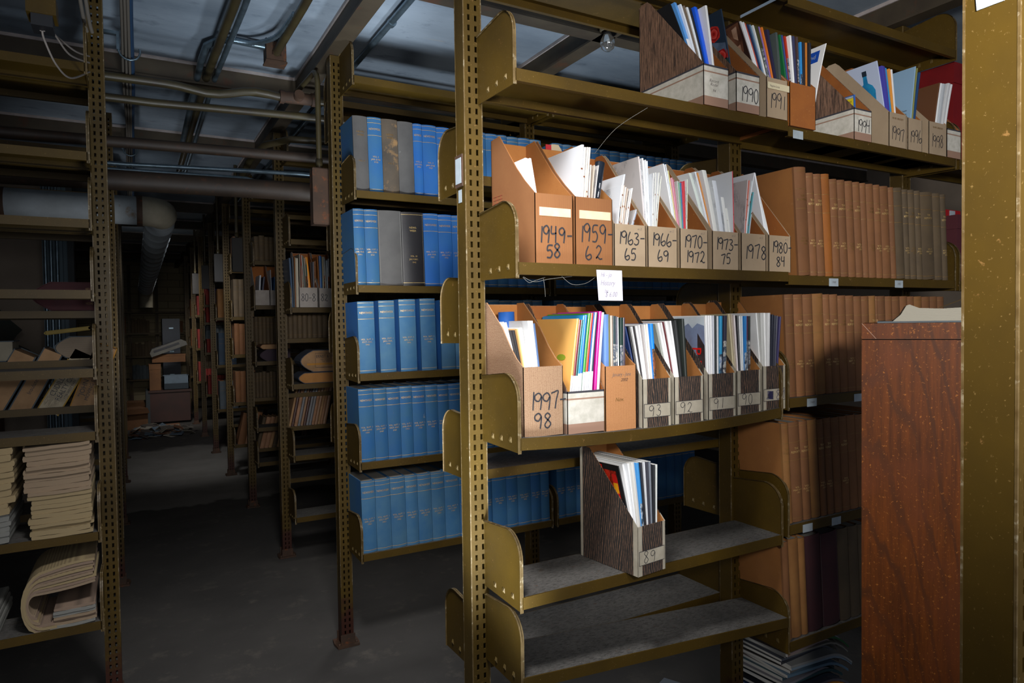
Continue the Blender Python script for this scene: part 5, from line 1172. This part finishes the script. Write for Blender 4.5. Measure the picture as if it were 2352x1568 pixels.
c = w.build('wire', rt, (-.19, 2.2, 2.2)); c.location = (0, 0, 0)
for k, (x, lb_) in enumerate(((-.125, 'outer'), (-.11, 'inner'))):
    mb = MB(); mb.tube(smooth3([(x-.02, -.2, 2.50), (x-.015, 1.6, 2.48), (x, 2.2, 2.44+.02*k), (x+.012, 2.6, 2.36), (x+.02, 2.70, 2.33)], 8), .006, BUNDLE_G, 7); tag(mb.build('cable', None, (x, 2.2, 2.44)), '%s grey cable drooping beside the left post at the ceiling' % lb_, 'cable')
# lamp socket between the ranges
mb = MB(); PORC = mat('dusty_porcelain', '6a5f48', .5, '4a4234', 30)
cx, cy = 1.612, 2.10
mb.lathe([(.055, 0), (.055, -.012), (.042, -.030), (.030, -.045), (.030, -.075), (.024, -.078)], (cx, cy, 2.515), PORC, 18)
lr = mb.build('ceiling_lamp', None, (cx, cy, 2.44))
g, nt, b = newmat('dim_bulb_glass'); b.inputs['Base Color'].default_value = (.75, .75, .72, 1); b.inputs['Roughness'].default_value = .06; b.inputs['Metallic'].default_value = .85
mb = MB(); mb.lathe([(.013, -.075), (.016, -.088), (.027, -.108), (.029, -.122), (.024, -.140), (.012, -.149), (0, -.151)], (cx, cy, 2.515), g, 18); c = mb.build('bulb', lr, (cx, cy, 2.44)); c.location = (0, 0, 0)
tag(lr, 'unlit bare bulb in a dusty porcelain ceiling socket above the near range', 'lamp')
# insulated duct
DUCT = mat('painted_duct_wrap', '9aa2a8', .7, '848a8c', 5, spots='7a6a5a', spot_scale=7, spot_at=(.62, .70)); DUCTC = mat('cream_elbow_wrap', '8a8372', .7, '736c5c', 6)
mb = MB(); yd, zd, rd = 4.65, 2.035, .085
mb.tube([(-1.6, yd, zd), (.06, yd, zd)], rd, DUCT, 20)
el = [(.06+.12*math.sin(a), yd+.12*(1-math.cos(a)), zd) for a in [math.pi/2*k/8 for k in range(9)]]
mb.tube(el, rd*1.05, DUCTC, 20)
st = [(.18, yd+.12+.30*k, zd-.010*k) for k in range(19)]
for a, b_ in zip(st, st[1:]): mb.tube([a, tuple(p+(q-p)*.93 for p, q in zip(a, b_)), tuple(p+(q-p)*.95 for p, q in zip(a, b_)), b_], [rd, rd, rd*1.06, rd*1.06], DUCT, 20, False)
e = st[-1]; mb.tube([e, (e[0], e[1]+.10, e[2]-.03), (e[0], e[1]+.14, e[2]-.10), (e[0], e[1]+.14, e[2]-.25)], rd, DUCTC, 18)
mb.tube([(-.62, yd, zd), (-.59, yd, zd)], rd*1.04, RUST, 20); mb.tube([(.045, yd, zd), (.075, yd, zd)], rd*1.07, RUST, 20)
tag(mb.build('insulated_duct', None, (.06, yd, zd)), 'grey wrapped duct with an elbow hanging under the far ceiling', 'duct')

# ------------------------------------------------------------------ left range: newspapers, ledger, directories
NEWS = [fine('newsprint_edges_'+str(k), c, d, 150, 'Z', .7, 1.2, .9, None, .2) for k, (c, d) in enumerate((('a08a70', '6f5c48'), ('a8946c', '76624a'), ('98806c', '66564a'), ('b09a72', '7c6848'), ('8e8c84', '62625e')))]
YLF = YB_-.025-DF
def newspaper(label, x0, x1, y0, z, t, m, group, sl=0., jag=.006):
    mb = MB(); n = 12; top = []; bot = []
    o0, o1 = random.uniform(-jag, jag), random.uniform(-jag, jag); wv = random.uniform(0, 6)
    xs = [x0+o0+(x1-x0+o1-o0)*k/n for k in range(n+1)]
    f = lambda k: .0007*math.sin(wv+k*.7)+sl*(k/n-.5)+(.004*((k/n)**6))
    prof = [(xs[k], z+f(k)) for k in range(n+1)]; tp = [(xs[k], z+t+f(k)) for k in range(n+1)]
    r = t*.5; q_ = .22
    poly = prof+[(xs[n]+r*q_, z+f(n)+r)]+tp[::-1]+[(xs[0]-r*q_, z+f(0)+r)]
    dy = random.uniform(-.006, .006)
    mb.prism(poly, 'Y', y0+dy, y0+dy+.30, m)
    return tag(mb.build('newspaper', None, ((x0+x1)/2, y0, z)), label, 'newspaper', group)
z = .6690; i = 0; stack = []
while z < .955: t = random.uniform(.010, .019); stack.append((z, t)); z += t+.0006
for k, (z, t) in enumerate(stack):
    q = len(stack)-1-k; m = NEWS[1] if k < len(stack)*.45 else NEWS[0]
    newspaper('yellowed folded newspaper, %s from the top of the tall stack by the left post' % (ORD[q] if q < 30 else 'low'), -.302+(.010 if k < 9 else 0), -.128, YLF+.004, z, t, m, 'newspapers in the tall stack', .006*(k/len(stack)))
z = .6690; stack = []
while z < .955: t = random.uniform(.012, .022); stack.append((z, t)); z += t+.0006
for k, (z, t) in enumerate(stack):
    q = len(stack)-1-k
    newspaper('folded newspaper, %s from the top of the left-edge stack' % ORD[q], -.50, -.335-(0 if k > 6 else .012), YLF+.004, z, t, NEWS[4] if k < 5 else NEWS[3], 'newspapers in the left-edge stack')
# bent-over bundle on the bottom shelf
for k in range(9):
    mb = MB(); R_ = .030+.0088*k; t = .0080; cx = -.285+.004*k; zc = .373+.086
    path = [(-.205-.010*(8-k)+.012, .374+.0086*(8-k)*1.0)]
    path = []
    zb = zc-R_
    path += [(-.185+.0*k, max(zb, .3735))] if zb >= .3735 else []
    a0 = -math.pi/2
    arc = [(cx-.002+R_*math.cos(a)*.62, zc+R_*math.sin(a)) for a in [-math.pi/2-math.pi*j/12 for j in range(13)]]
    arc = [(x, max(z_, .3742)) for x, z_ in arc]
    xe = -.120-.010*random.random(); top = arc[-1][1]
    tail = [(arc[-1][0]+(xe-arc[-1][0])*s, top+.016*s*s+.010*math.sin(3*s)*(k/8)) for s in (.2, .4, .6, .8, 1.)]
    L = [(-.262+.006*k, arc[0][1])]+arc+tail if k > 3 else arc+tail
    vs = []; n = len(L)
    def off(L, d):
        o = []
        for i, p in enumerate(L):
            a, b_ = L[max(i-1, 0)], L[min(i+1, n-1)]; dx, dz = b_[0]-a[0], b_[1]-a[1]; l = math.hypot(dx, dz) or 1
            o.append((p[0]-dz/l*d, p[1]+dx/l*d))
        return o
    A_, B_ = off(L, 0), off(L, t)
    for p in B_: pass
    B_ = [(x, max(z_, .3732)) for x, z_ in B_]
    y0, y1 = YLF+.004+random.uniform(-.004, .004), YLF+.26
    V = [(x, y0, z_) for x, z_ in A_]+[(x, y0, z_) for x, z_ in B_]+[(x, y1, z_) for x, z_ in A_]+[(x, y1, z_) for x, z_ in B_]
    m = NEWS[(0, 2, 1)[k % 3]]
    mb.raw(V, [(i, i+1, n+i+1, n+i) for i in range(n-1)], m); mb.raw(V, [(2*n+i, 3*n+i, 3*n+i+1, 2*n+i+1) for i in range(n-1)], m)
    mb.raw(V, [(i, 2*n+i, 2*n+i+1, i+1) for i in range(n-1)], m, True); mb.raw(V, [(n+i, n+i+1, 3*n+i+1, 3*n+i) for i in range(n-1)], m, True)
    mb.raw(V, [(0, n, 3*n, 2*n), (n-1, 3*n-1, 4*n-1, 2*n-1)], m)
    tag(mb.build('newspaper', None, (-.25, YLF, .40)), 'bent-over newspaper, %s layer from the inside of the curled bundle' % ORD[k], 'newspaper', 'curled newspapers on the bottom left shelf')
z = .3732
for k in range(7):
    t = .0085; newspaper('flat folded newspaper, %s from the bottom inside the curled bundle' % ORD[k], -.248+.002*k, -.126, YLF+.006, z, t, NEWS[(4, 0, 2, 0, 4, 4, 2)[k]], 'flat newspapers on the bottom left shelf', 0, .003); z += t+.0006
for k in range(4):
    newspaper('grey folded newspaper, %s from the bottom at the far left of the bottom shelf' % ORD[k], -.56, -.385-.004*k, YLF+.008, .3732+.0165*k, .0155, NEWS[4], 'grey newspapers on the bottom left shelf')
# maroon ledger and directories on the back shelves
YLB = YB_+.025+.012
def ledger_text(mb, w, h, fn):
    for i in range(4): put_text(mb, 'RECORD', FADED, lambda u, v: fn(w-.030+u, h*(.25+.17*i)+v), .010, .022)
LEDG = cloth('dark_red_ledger_cover', '4a1a1e', '3c1519', .03)
directory('thick dark red ledger lying on the upper left rear shelf', -.312+.02, YLB, 1.3985, .195, .17, .100, LEDG, LEDG, ledger_text)
YELLOWP = mat('yellow_page_edges', '8f7a3c', .8, '7c6a34', 14); DULLP = fine('grey_directory_edges', '6a6660', '4c4a46', 160, 'Z', .6, .5)
directory('yellowing directory lying on the middle left rear shelf under a yellow one', -.232, YLB, 1.2262, .115, .17, .082, fine('printed_directory_edges', '8a7a66', '5a4c3e', 90, 'Z', .6, 1.5), SLATE, swell=.004)
directory('thin yellow directory tilted on top of the directory on the middle left rear shelf', -.262, YLB-.01, 1.313, .135, .16, .014, YELLOWP, cloth('dull_yellow_cover', '8a7428', '77642a', .03), rot=(0, math.radians(-7), 0))
def bottles(mb, w, h, fn): put_text(mb, 'IN BOTTLES', INK, lambda u, v: fn(w*.62+u, h*.40+v), .024, .125)
directory('cream directory printed with bottle advertising at the left edge of the frame', -.62, YLB, 1.2262, .27, .15, .070, mat('cream_fore_edge', '8a8270', .8, '78705f', 16), SLATE, bottles)
def leaning_dir(label, x, w, t, ang, edge, lines, cov, z=1.063, hgt=.235):
    """directory leaning in the row, printed fore-edge towards the aisle"""
    o = MB(); o.box(0, .004, 0, .16, 0, hgt, cov); o.box(w-.004, w, 0, .16, 0, hgt, cov); o.box(.004, w-.004, .15, .16, 0, hgt, cov)
    r = link('directory', o.mesh('directory'), None, (x, YLB, z)); r.rotation_euler.y = math.radians(ang)
    p = MB(); p.box(.004, w-.004, -.002, .15, .001, hgt-.003, edge)
    for st, u, size, leng in lines:
        put_text(p, st, INK, lambda a, b_: (u-b_, -.0026, hgt*.42+a), size, leng)
    link('page_block', p.mesh('page_block'), r)
    return tag(r, label, 'directory', 'leaning directories on the left rear shelf')
OEDGE = mat('orange_cover_edge', 'a8742c', .7)
leaning_dir('leaning directory with buff printed edges, left of the one lettered COVILLO', -.372, .062, 0, 27, BUFF, [('Insulate', .030, .018, .10)], SLATE)
leaning_dir('leaning directory lettered CUDILLO REALTY CO. on its page edges', -.290, .068, 0, 29, PRINTOLD, [('CUDILLO', .018, .024, .085), ('REALTY CO.', .040, .022, .10), ('6535 WEST PARK', .056, .010, .08)], cloth('orange_directory_cover', 'a8842c', '8f7028', .03))
leaning_dir('leaning directory lettered with a moving company advertisement, beside the left post', -.196, .074, 0, 20, BUFF, [('"JOHN F." IV', .020, .022, .16), ('MOVING ENGINES', .040, .016, .15), ('ESTABLISHED 1907', .055, .010, .12)], cloth('amber_directory_cover', 'b07a20', '966a22', .03))
leaning_dir('leaning directory half cut off at the left edge of the frame', -.46, .07, 0, 28, BUFF, [], SLATE)

# ------------------------------------------------------------------ wooden cabinet and the book on it
def wood_mat():
    m, nt, b = newmat('worn_dark_wood'); vec, tc = coords(nt, (1, 1, .07), rnd=False); v3, _ = coords(nt, rnd=False)
    d = N(nt, 'ShaderNodeTexWave', wave_type='RINGS', rings_direction='Y'); d.inputs['Scale'].default_value = 5.5; d.inputs['Distortion'].default_value = 5; d.inputs['Detail'].default_value = 3; d.inputs['Detail Scale'].default_value = 1.5
    vr, _ = coords(nt, (2.2, 2.2, .35), rnd=False); nt.links.new(vr, d.inputs['Vector'])
    c = mix(nt, ramp(nt, noise(nt, vec, 75, 5, .7), .36, .66), lin('5a2c08'), lin('3c1c06'))
    c = mix(nt, ramp(nt, d.outputs['Fac'], .86, .99), c, lin('40200a'))
    c = mix(nt, ramp(nt, noise(nt, v3, 3.5, 4), .50, .68), c, lin('552a12'))
    c = mix(nt, ramp(nt, noise(nt, v3, 150, 3, .7), .60, .68), c, lin('86501e'))
    nt.links.new(c, b.inputs['Base Color']); b.inputs['Roughness'].default_value = .55; b.inputs['Specular IOR Level'].default_value = .15; bump(nt, b, noise(nt, v3, 60, 3), .1, .001); return m
WOOD = wood_mat()
WW, WD, WH = .36, .30, 1.322
cab = thing('wooden_cabinet', 'tall dark brown wooden cabinet with scuffed varnish beside the near right post', 'cabinet', (1.398, .925, 0), None, (0, 0, math.radians(-58)))
mb = MB(); mb.box(.0, WW, .0, WD, .05, WH-.036, WOOD); mb.box(.01, WW-.01, .012, WD, 0.001, .05, WOOD); link('carcass', mb.mesh('carcass'), cab)
mb = MB(); mb.prism([(0, WH-.034), (WW, WH-.034), (WW, WH), (0, WH)], 'Y', -.003, WD, WOOD)
mb.box(.003, WW-.003, -.0045, -.003, WH-.034, WH-.0335, RUST)
mb.raw([(.0, -.0034, WH), (.028, -.0034, WH-.034), (.0292, -.0034, WH-.034), (.0014, -.0034, WH)], [(0, 1, 2, 3)], mat('pale_joint_line', '8a6a58', .7)); link('top_rail', mb.mesh('top_rail'), cab)
mb = MB(); PP = fine('grey_page_stack', '8f8a7c', '6a665a', 200, 'Z', .6, 1.5)
P = [(.06, 0), (.34, 0), (.34, .034), (.25, .030), (.235, .034), (.20, .028), (.15, .026), (.11, .028), (.092, .036), (.086, .034), (.075, .014)]
mb.prism(P, 'Y', .04, .26, PP)
bk = mb.mesh('paperback_book'); o = link('paperback_book', bk, None, cab.location+Vector((0, 0, WH+.004))); o.rotation_euler.z = math.radians(-58); tag(o, 'thick worn paper-covered book lying open-edged on top of the wooden cabinet', 'book')
mb = MB(); mb.box(.03, .345, .03, .27, -.0036, 0, SLATE); mb.raw([(.03, .03, 0), (.06, .05, .004), (.06, .26, .004), (.03, .27, 0)], [(0, 1, 2, 3)], SLATE); link('cover', mb.mesh('cover'), o)
mb = MB(); mb.raw([(.15, .03, .028), (.26, .03, .050), (.26, .2, .050), (.15, .2, .028), (.20, .03, .049), (.20, .2, .049)], [(0, 4, 5, 3), (4, 1, 2, 5)], mat('amber_loose_leaf', '8a6c2c', .7)); l = link('loose_leaf', mb.mesh('loose_leaf'), o); l['label'] = 'curled amber leaf'

# ------------------------------------------------------------------ magazines on the floor, red boxes in the third bay
def curled(label, x, y, z, L, D, t, rz, hx, droop, txt=None):
    mb = MB(); n = 10; m = cover(hx); pts = []
    for k in range(n+1):
        s = k/n; zz = -droop*max(0, s-.62)**2*7; pts.append((L*s, zz))
    for k in range(n):
        (xa, za), (xb, zb_) = pts[k], pts[k+1]
        V = [(xa, 0, za), (xb, 0, zb_), (xb, D, zb_), (xa, D, za), (xa, 0, za+t), (xb, 0, zb_+t), (xb, D, zb_+t), (xa, D, za+t)]
        sm = m if k < 8 else MAGPAGES
        mb.raw(V, [(0, 1, 5, 4)], m); mb.raw(V, [(4, 5, 6, 7)], m); mb.raw(V, [(0, 3, 2, 1), (2, 3, 7, 6)], MAGPAGES)
        if k == 0: mb.raw(V, [(0, 4, 7, 3)], MAGPAGES)
        if k == n-1: mb.raw(V, [(1, 2, 6, 5)], MAGPAGES)
    if txt:
        for i, st in enumerate(txt): put_text(mb, st, CARD, lambda u, v: (L*.30+u, D*.72-.055*i+v, t+.0005), .05, .13, 0)
    o = mb.build('magazine'); o.location = (x, y, z); o.rotation_euler.z = rz; return tag(o, label, 'magazine', 'magazines in the floor pile')
z = .001
base_ = [('8a8a88', .0075), ('4a4e58', .007), ('7a766e', .006), ('2a5a34', .007), ('76726a', .006), ('8e2a1c', .007), ('3a4a6a', .008), ('8a867e', .006), ('2a4a80', .008), ('6a2a80', .008), ('d08a30', .007), ('2a3440', .012), ('2c4a50', .010), ('33505a', .010), ('5a7488', .009), ('7a8a98', .008), ('2a2c34', .008), ('60606a', .009), ('8a7a78', .009), ('7a7880', .008), ('6a5a58', .008), ('6a6460', .009)]
nb = len(base_)
for r2 in range(1, 2): pass
zz = .001
base_ = [b_ for p_ in zip(base_, base_[7:]+base_[:7]) for b_ in p_][:40]
for k, (hx, t) in enumerate(base_):
    t *= .92
    curled('%s magazine, %s of the floor pile by the middle post' % (colname(hx), (ORD[k]+' from the bottom') if k < 20 else (ORD[39-k]+' from the top')), 1.735+random.uniform(-.015, .02)+(.02 if k < 8 else 0), 1.395+random.uniform(-.012, .012), zz, .27, .20, t, math.radians(random.uniform(-5, 5)+(-6 if k < 9 else 0)), hx, .010+.0011*k)
    zz += t+.0008
curled('grey nature magazine lying flat in front of the floor pile', 1.64, 1.20, .0015, .27, .20, .012, math.radians(12), '5a5e5c', 0, ('NATURAL', 'HISTORY'))
curled('pale leaflet lying on the floor beyond the middle post', 1.60, 1.64, .0015, .2, .2, .006, math.radians(25), '7a8088', 0)
for k, (dx_, dy_, hx) in enumerate(((.0, .55, '3a6aa0'), (.12, .62, 'c05030'), (-.1, .66, 'b0b4b8'))):
    curled('%s magazine lying on the floor behind the near range' % colname(hx), 1.80+dx_, 1.60+dy_, .0015+.009*k, .27, .2, .008, math.radians(20+25*k), hx, 0)
REDBOX = mat('red_box_board', '7a1014', .55, '6a0c12', 10)
def cartonbox(name, label, x0, x1, y0, y1, z0, z1, m, extra=None, rz=0, flaps=False, cat='box'):
    mb = MB(); mb.box(-(x1-x0)/2, (x1-x0)/2, 0, y1-y0, 0, z1-z0, m)
    hx_ = (x1-x0)/2
    if flaps:
        h_ = z1-z0; mb.raw([(-hx_, 0, h_), (hx_, 0, h_), (hx_, -.07, h_-.06), (-hx_, -.07, h_-.06)], [(0, 1, 2, 3), (3, 2, 1, 0)], m); mb.raw([(-hx_, 0, h_), (-hx_-.08, .0, h_-.04), (-hx_-.08, y1-y0, h_-.04), (-hx_, y1-y0, h_)], [(0, 1, 2, 3), (3, 2, 1, 0)], m)
    else: mb.box(-hx_-.004, hx_+.004, -.004, y1-y0+.004, (z1-z0)*.8, z1-z0+.003, m)
    if extra: extra(mb, hx_, y1-y0, z1-z0)
    o = mb.build(name); o.location = ((x0+x1)/2, y0, z0); o.rotation_euler.z = rz; return tag(o, label, cat)
cartonbox('storage_box', 'dark red upright box on the top shelf behind the right post', 2.612, 2.80, 1.375, 1.56, 1.896, 2.25, REDBOX)
def stripes(mb, hx_, d, h):
    for k in range(4): mb.box(-hx_-.0055, -hx_-.0045, .0+d*k/4, d*(k+.5)/4, .01, h, CARD); mb.box(-hx_+2*hx_*k/4, -hx_+2*hx_*(k+.5)/4, -.0060, -.0045, .01, h, CARD)
cartonbox('storage_box', 'red and white striped box at the back of the third bay', 2.64, 2.95, 1.53, 1.62, 1.4636, 1.76, mat('bright_red_board', 'a01018', .5), stripes)
cartonbox('storage_box', 'plum-coloured box on the middle shelf behind the right post', 2.612, 2.82, 1.36, 1.52, 1.4636, 1.70, mat('plum_board', '4a1a22', .7))

# ------------------------------------------------------------------ clutter at the far end of the aisle
BRCARD = mat('dull_cardboard', '6e4a2c', .85, '5e3f26', 6); DKWOOD = mat('dark_reddish_wood', '3c2018', .6, '2e1a14', 5)
mb = MB(); mb.box(-.25, .25, 0, .40, .03, .44, DKWOOD); mb.box(-.30, -.25, .0, .4, 0, .47, mat('dark_grey_steel', '2e3234', .6)); mb.box(-.27, .27, -.02, .42, .44, .47, DKWOOD)
o = mb.build('wooden_chest'); o.location = (.45, 10.55, .001); tag(o, 'dark reddish wooden chest at the far end of the aisle', 'chest')
mb = MB(); BLUEBOX = mat('pale_blue_plastic', '5c6c7a', .5, '505e6a', 8); NB = mat('dark_blue_plastic', '14222c', .5)
x0, x1, y1, h = -.16, .16, .28, .19
for a, b_, c, d in ((x0, x1, 0, .008), (x0, x1, y1-.008, y1), (x0, x0+.008, 0, y1), (x1-.008, x1, 0, y1)):
    mb.box(a, b_, c, d, 0, .085, NB); mb.box(a-.003, b_+.003, c-.003, d+.003, .085, h, BLUEBOX)
mb.box(x0, x1, 0, y1, 0, .006, NB)
o = mb.build('plastic_crate'); o.location = (.53, 10.56, .4725); tag(o, 'pale blue and navy plastic crate on the far wooden chest', 'crate')
cartonbox('cardboard_box', 'brown cardboard box standing on end behind the blue crate', .20, .34, 10.56, 10.9, .473, .83, BRCARD)
cartonbox('cardboard_box', 'long brown board lying across the boxes under the tilted machine', .24, .66, 10.66, 10.95, .85, .96, BRCARD)
mb = MB(); GM = mat('beige_grey_casing', '57554e', .55, '4a4844', 7)
mb.prism([(-.24, 0), (.24, 0), (.24, .05), (.19, .10), (-.20, .10), (-.24, .06)], 'Y', 0, .30, GM); mb.box(-.19, .15, -.004, 0, .045, .075, INK); mb.box(-.20, .18, .05, .2, .1, .106, INK)
o = mb.build('office_machine'); o.location = (.46, 10.60, 1.01); o.rotation_euler = (0, math.radians(-20), 0); tag(o, 'tilted beige-grey office machine on top of the far clutter', 'machine')
mb = MB(); NC = mat('navy_steel_cabinet', '1c2636', .5, '161f2c', 6); mb.box(-.12, .12, 0, .4, 0, 1.47, NC)
for k in range(4): mb.box(-.11, .11, -.008, 0, .04+.355*k, .375+.355*k, NC); mb.box(-.03, .03, -.016, -.008, .25+.355*k, .27+.355*k, GALV)
o = mb.build('filing_cabinet'); o.location = (.53, 11.6, .001); tag(o, 'tall dark blue filing cabinet at the far end of the aisle', 'cabinet')
for k, (x, y, s_, rz, nm) in enumerate(((.02, 10.2, .30, .3, 'nearest the left posts'), (-.02, 10.75, .34, -.2, 'behind the nearest far box'))):
    cartonbox('cardboard_box', 'open brown cardboard box on the far floor, %s' % nm, x-s_/2, x+s_/2, y, y+.3, .001, s_*.9, BRCARD, None, rz, True)
mb = MB(); random.seed(31)
PAPERS = [mat('scattered_paper_'+str(k), c, .8) for k, c in enumerate(('8a8478', '5a6a78', '6a4630', '9a9488', '4a4440'))]
for k in range(70):
    x, y = random.uniform(-.02, .62), random.uniform(9.25, 10.0); a = random.uniform(0, 6.3); w, l = random.uniform(.06, .16), random.uniform(.08, .22); z = .002+random.uniform(0, .05); tl = random.uniform(-.04, .06)
    c, s_ = math.cos(a), math.sin(a)
    P = [(x+u*c-v*s_, y+u*s_+v*c, z+tl*(u > 0)) for u, v in ((-w/2, -l/2), (w/2, -l/2), (w/2, l/2), (-w/2, l/2))]
    P2 = [(p[0], p[1], p[2]+.006) for p in P]
    mb.raw(P+P2, [(0, 1, 2, 3), (7, 6, 5, 4), (0, 4, 5, 1), (1, 5, 6, 2), (2, 6, 7, 3), (3, 7, 4, 0)], random.choice(PAPERS))
tag(mb.build('paper_litter', None, (.3, 10.3, 0)), 'heap of torn paper and rubbish on the far floor', 'litter', kind='stuff')
# shelving against the back wall
fw = thing('shelving_range', 'low shelving with grey books and boxes along the far end wall', 'shelving', (-.4, 13.55, 0))
for x in (-.45, -.02, .40, .95): link('post', post_mesh(), fw, (x+.4, 0, 0))
for z in (.45, .85, 1.25, 1.62): 
    s = MB(); s.box(-.45, .95, 13.36, 13.74, z-.03, z, OLIVE); c = s.build('shelf', fw, (-.4, 13.55, 0)); c.location = (0, 0, 0)
for lv, z, n, m, wd in (('lowest', .451, 12, SLATE, 'grey'), ('second', .851, 14, BROWNB, 'brown'), ('third', 1.251, 6, BROWNB, 'brown')):
    x = .0
    for j in range(n):
        w = random.uniform(.035, .06)
        if x+w > .38: break
        me = book_mesh(w-.001, .2, random.uniform(.2, .26), m, m, n=3); o = link('bound_volume', me.mesh('bound_volume'), None, (x, 13.38, z)); tag(o, '%s book, %s from left on the %s shelf at the far wall' % (wd, ORD[j], lv), 'book', 'books at the far wall'); x += w
cartonbox('cardboard_box', 'brown box on the third far-wall shelf', .50, .80, 13.4, 13.7, 1.2505, 1.45, BRCARD); cartonbox('cardboard_box', 'brown box on the left of the third far-wall shelf', -.38, -.08, 13.4, 13.7, 1.2505, 1.53, BRCARD)
# steel column and tarpaulin behind the left range
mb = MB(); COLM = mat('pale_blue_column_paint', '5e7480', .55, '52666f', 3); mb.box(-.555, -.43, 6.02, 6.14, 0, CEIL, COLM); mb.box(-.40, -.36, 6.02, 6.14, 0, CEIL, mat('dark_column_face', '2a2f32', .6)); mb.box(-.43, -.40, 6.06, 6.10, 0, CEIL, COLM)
tag(mb.build('trim_20'), kind='structure')
for k, x in enumerate((-.535, -.500, -.462)): pipe('steel_conduit', '%s vertical conduit on the pale blue column' % ['left', 'middle', 'right'][k], [(x, 6.0, .0), (x, 6.0, CEIL)], .012, GALV, 'conduit')
mb = MB(); TARP = mat('dark_green_tarpaulin', '2c3a34', .6, '3a302c', 3); n = 12; V = []
for i in range(n+1):
    for j in range(n+1):
        u, v = i/n, j/n; V.append((-1.5+.85*u+.05*math.sin(9*v+3*u), 5.60+.35*v+.03*math.sin(14*u), .9+1.05*(1-v)*(1-.55*u)+.04*math.sin(11*u+5*v)))
mb.raw(V, [(i*(n+1)+j, (i+1)*(n+1)+j, (i+1)*(n+1)+j+1, i*(n+1)+j+1) for i in range(n) for j in range(n)], TARP, True)
mb.box(-1.45, -.8, 5.60, 5.94, 0.001, .9, BRCARD)
tag(mb.build('tarpaulin_heap', None, (-1.1, 5.7, 0)), 'dark green tarpaulin draped over boxes behind the left range', 'tarpaulin')
# cobwebs under the near shelves
WEB = mat('dusty_cobweb', '8a8880', .9)
def web(label, strands, r=.0005):
    mb = MB()
    for P in strands: mb.tube(smooth3(P, 6), r, WEB, 4)
    return tag(mb.build('cobweb', None, strands[0][0]), label, 'cobweb')
web('wispy cobweb hanging under the left end of the middle shelf', [[(.80, 1.37, 1.441), (.83, 1.37, 1.43), (.87, 1.365, 1.437), (.93, 1.36, 1.444)], [(.80, 1.372, 1.440), (.815, 1.37, 1.428), (.83, 1.37, 1.432), (.86, 1.37, 1.441)], [(.90, 1.36, 1.444), (.93, 1.36, 1.425), (.97, 1.36, 1.428), (1.0, 1.36, 1.444)], [(.855, 1.37, 1.438), (.858, 1.37, 1.42), (.86, 1.37, 1.395)]])
web('single cobweb thread slanting down from the top shelf', [[(1.17, 1.36, 1.881), (1.10, 1.40, 1.83), (1.06, 1.44, 1.77)]])

mb = MB(); mb.box(1.012, 1.030, 1.600, 1.603, 1.76, 1.826, mat('red_paper_tab', 'b02028', .7)); mb.prism([(1.030, 1.76), (1.066, 1.76), (1.064, 1.815), (1.054, 1.828), (1.030, 1.828)], 'Y', 1.600, 1.603, mat('cream_paper_tab', 'b8a588', .7))
mb.box(1.012, 1.066, 1.600, 1.603, 1.717, 1.76, mat('cream_paper_tab', 'b8a588', .7))
tag(mb.build('cardboard_tab', None, (1.04, 1.6, 1.717)), 'small red and cream card standing behind the second corrugated file', 'card')
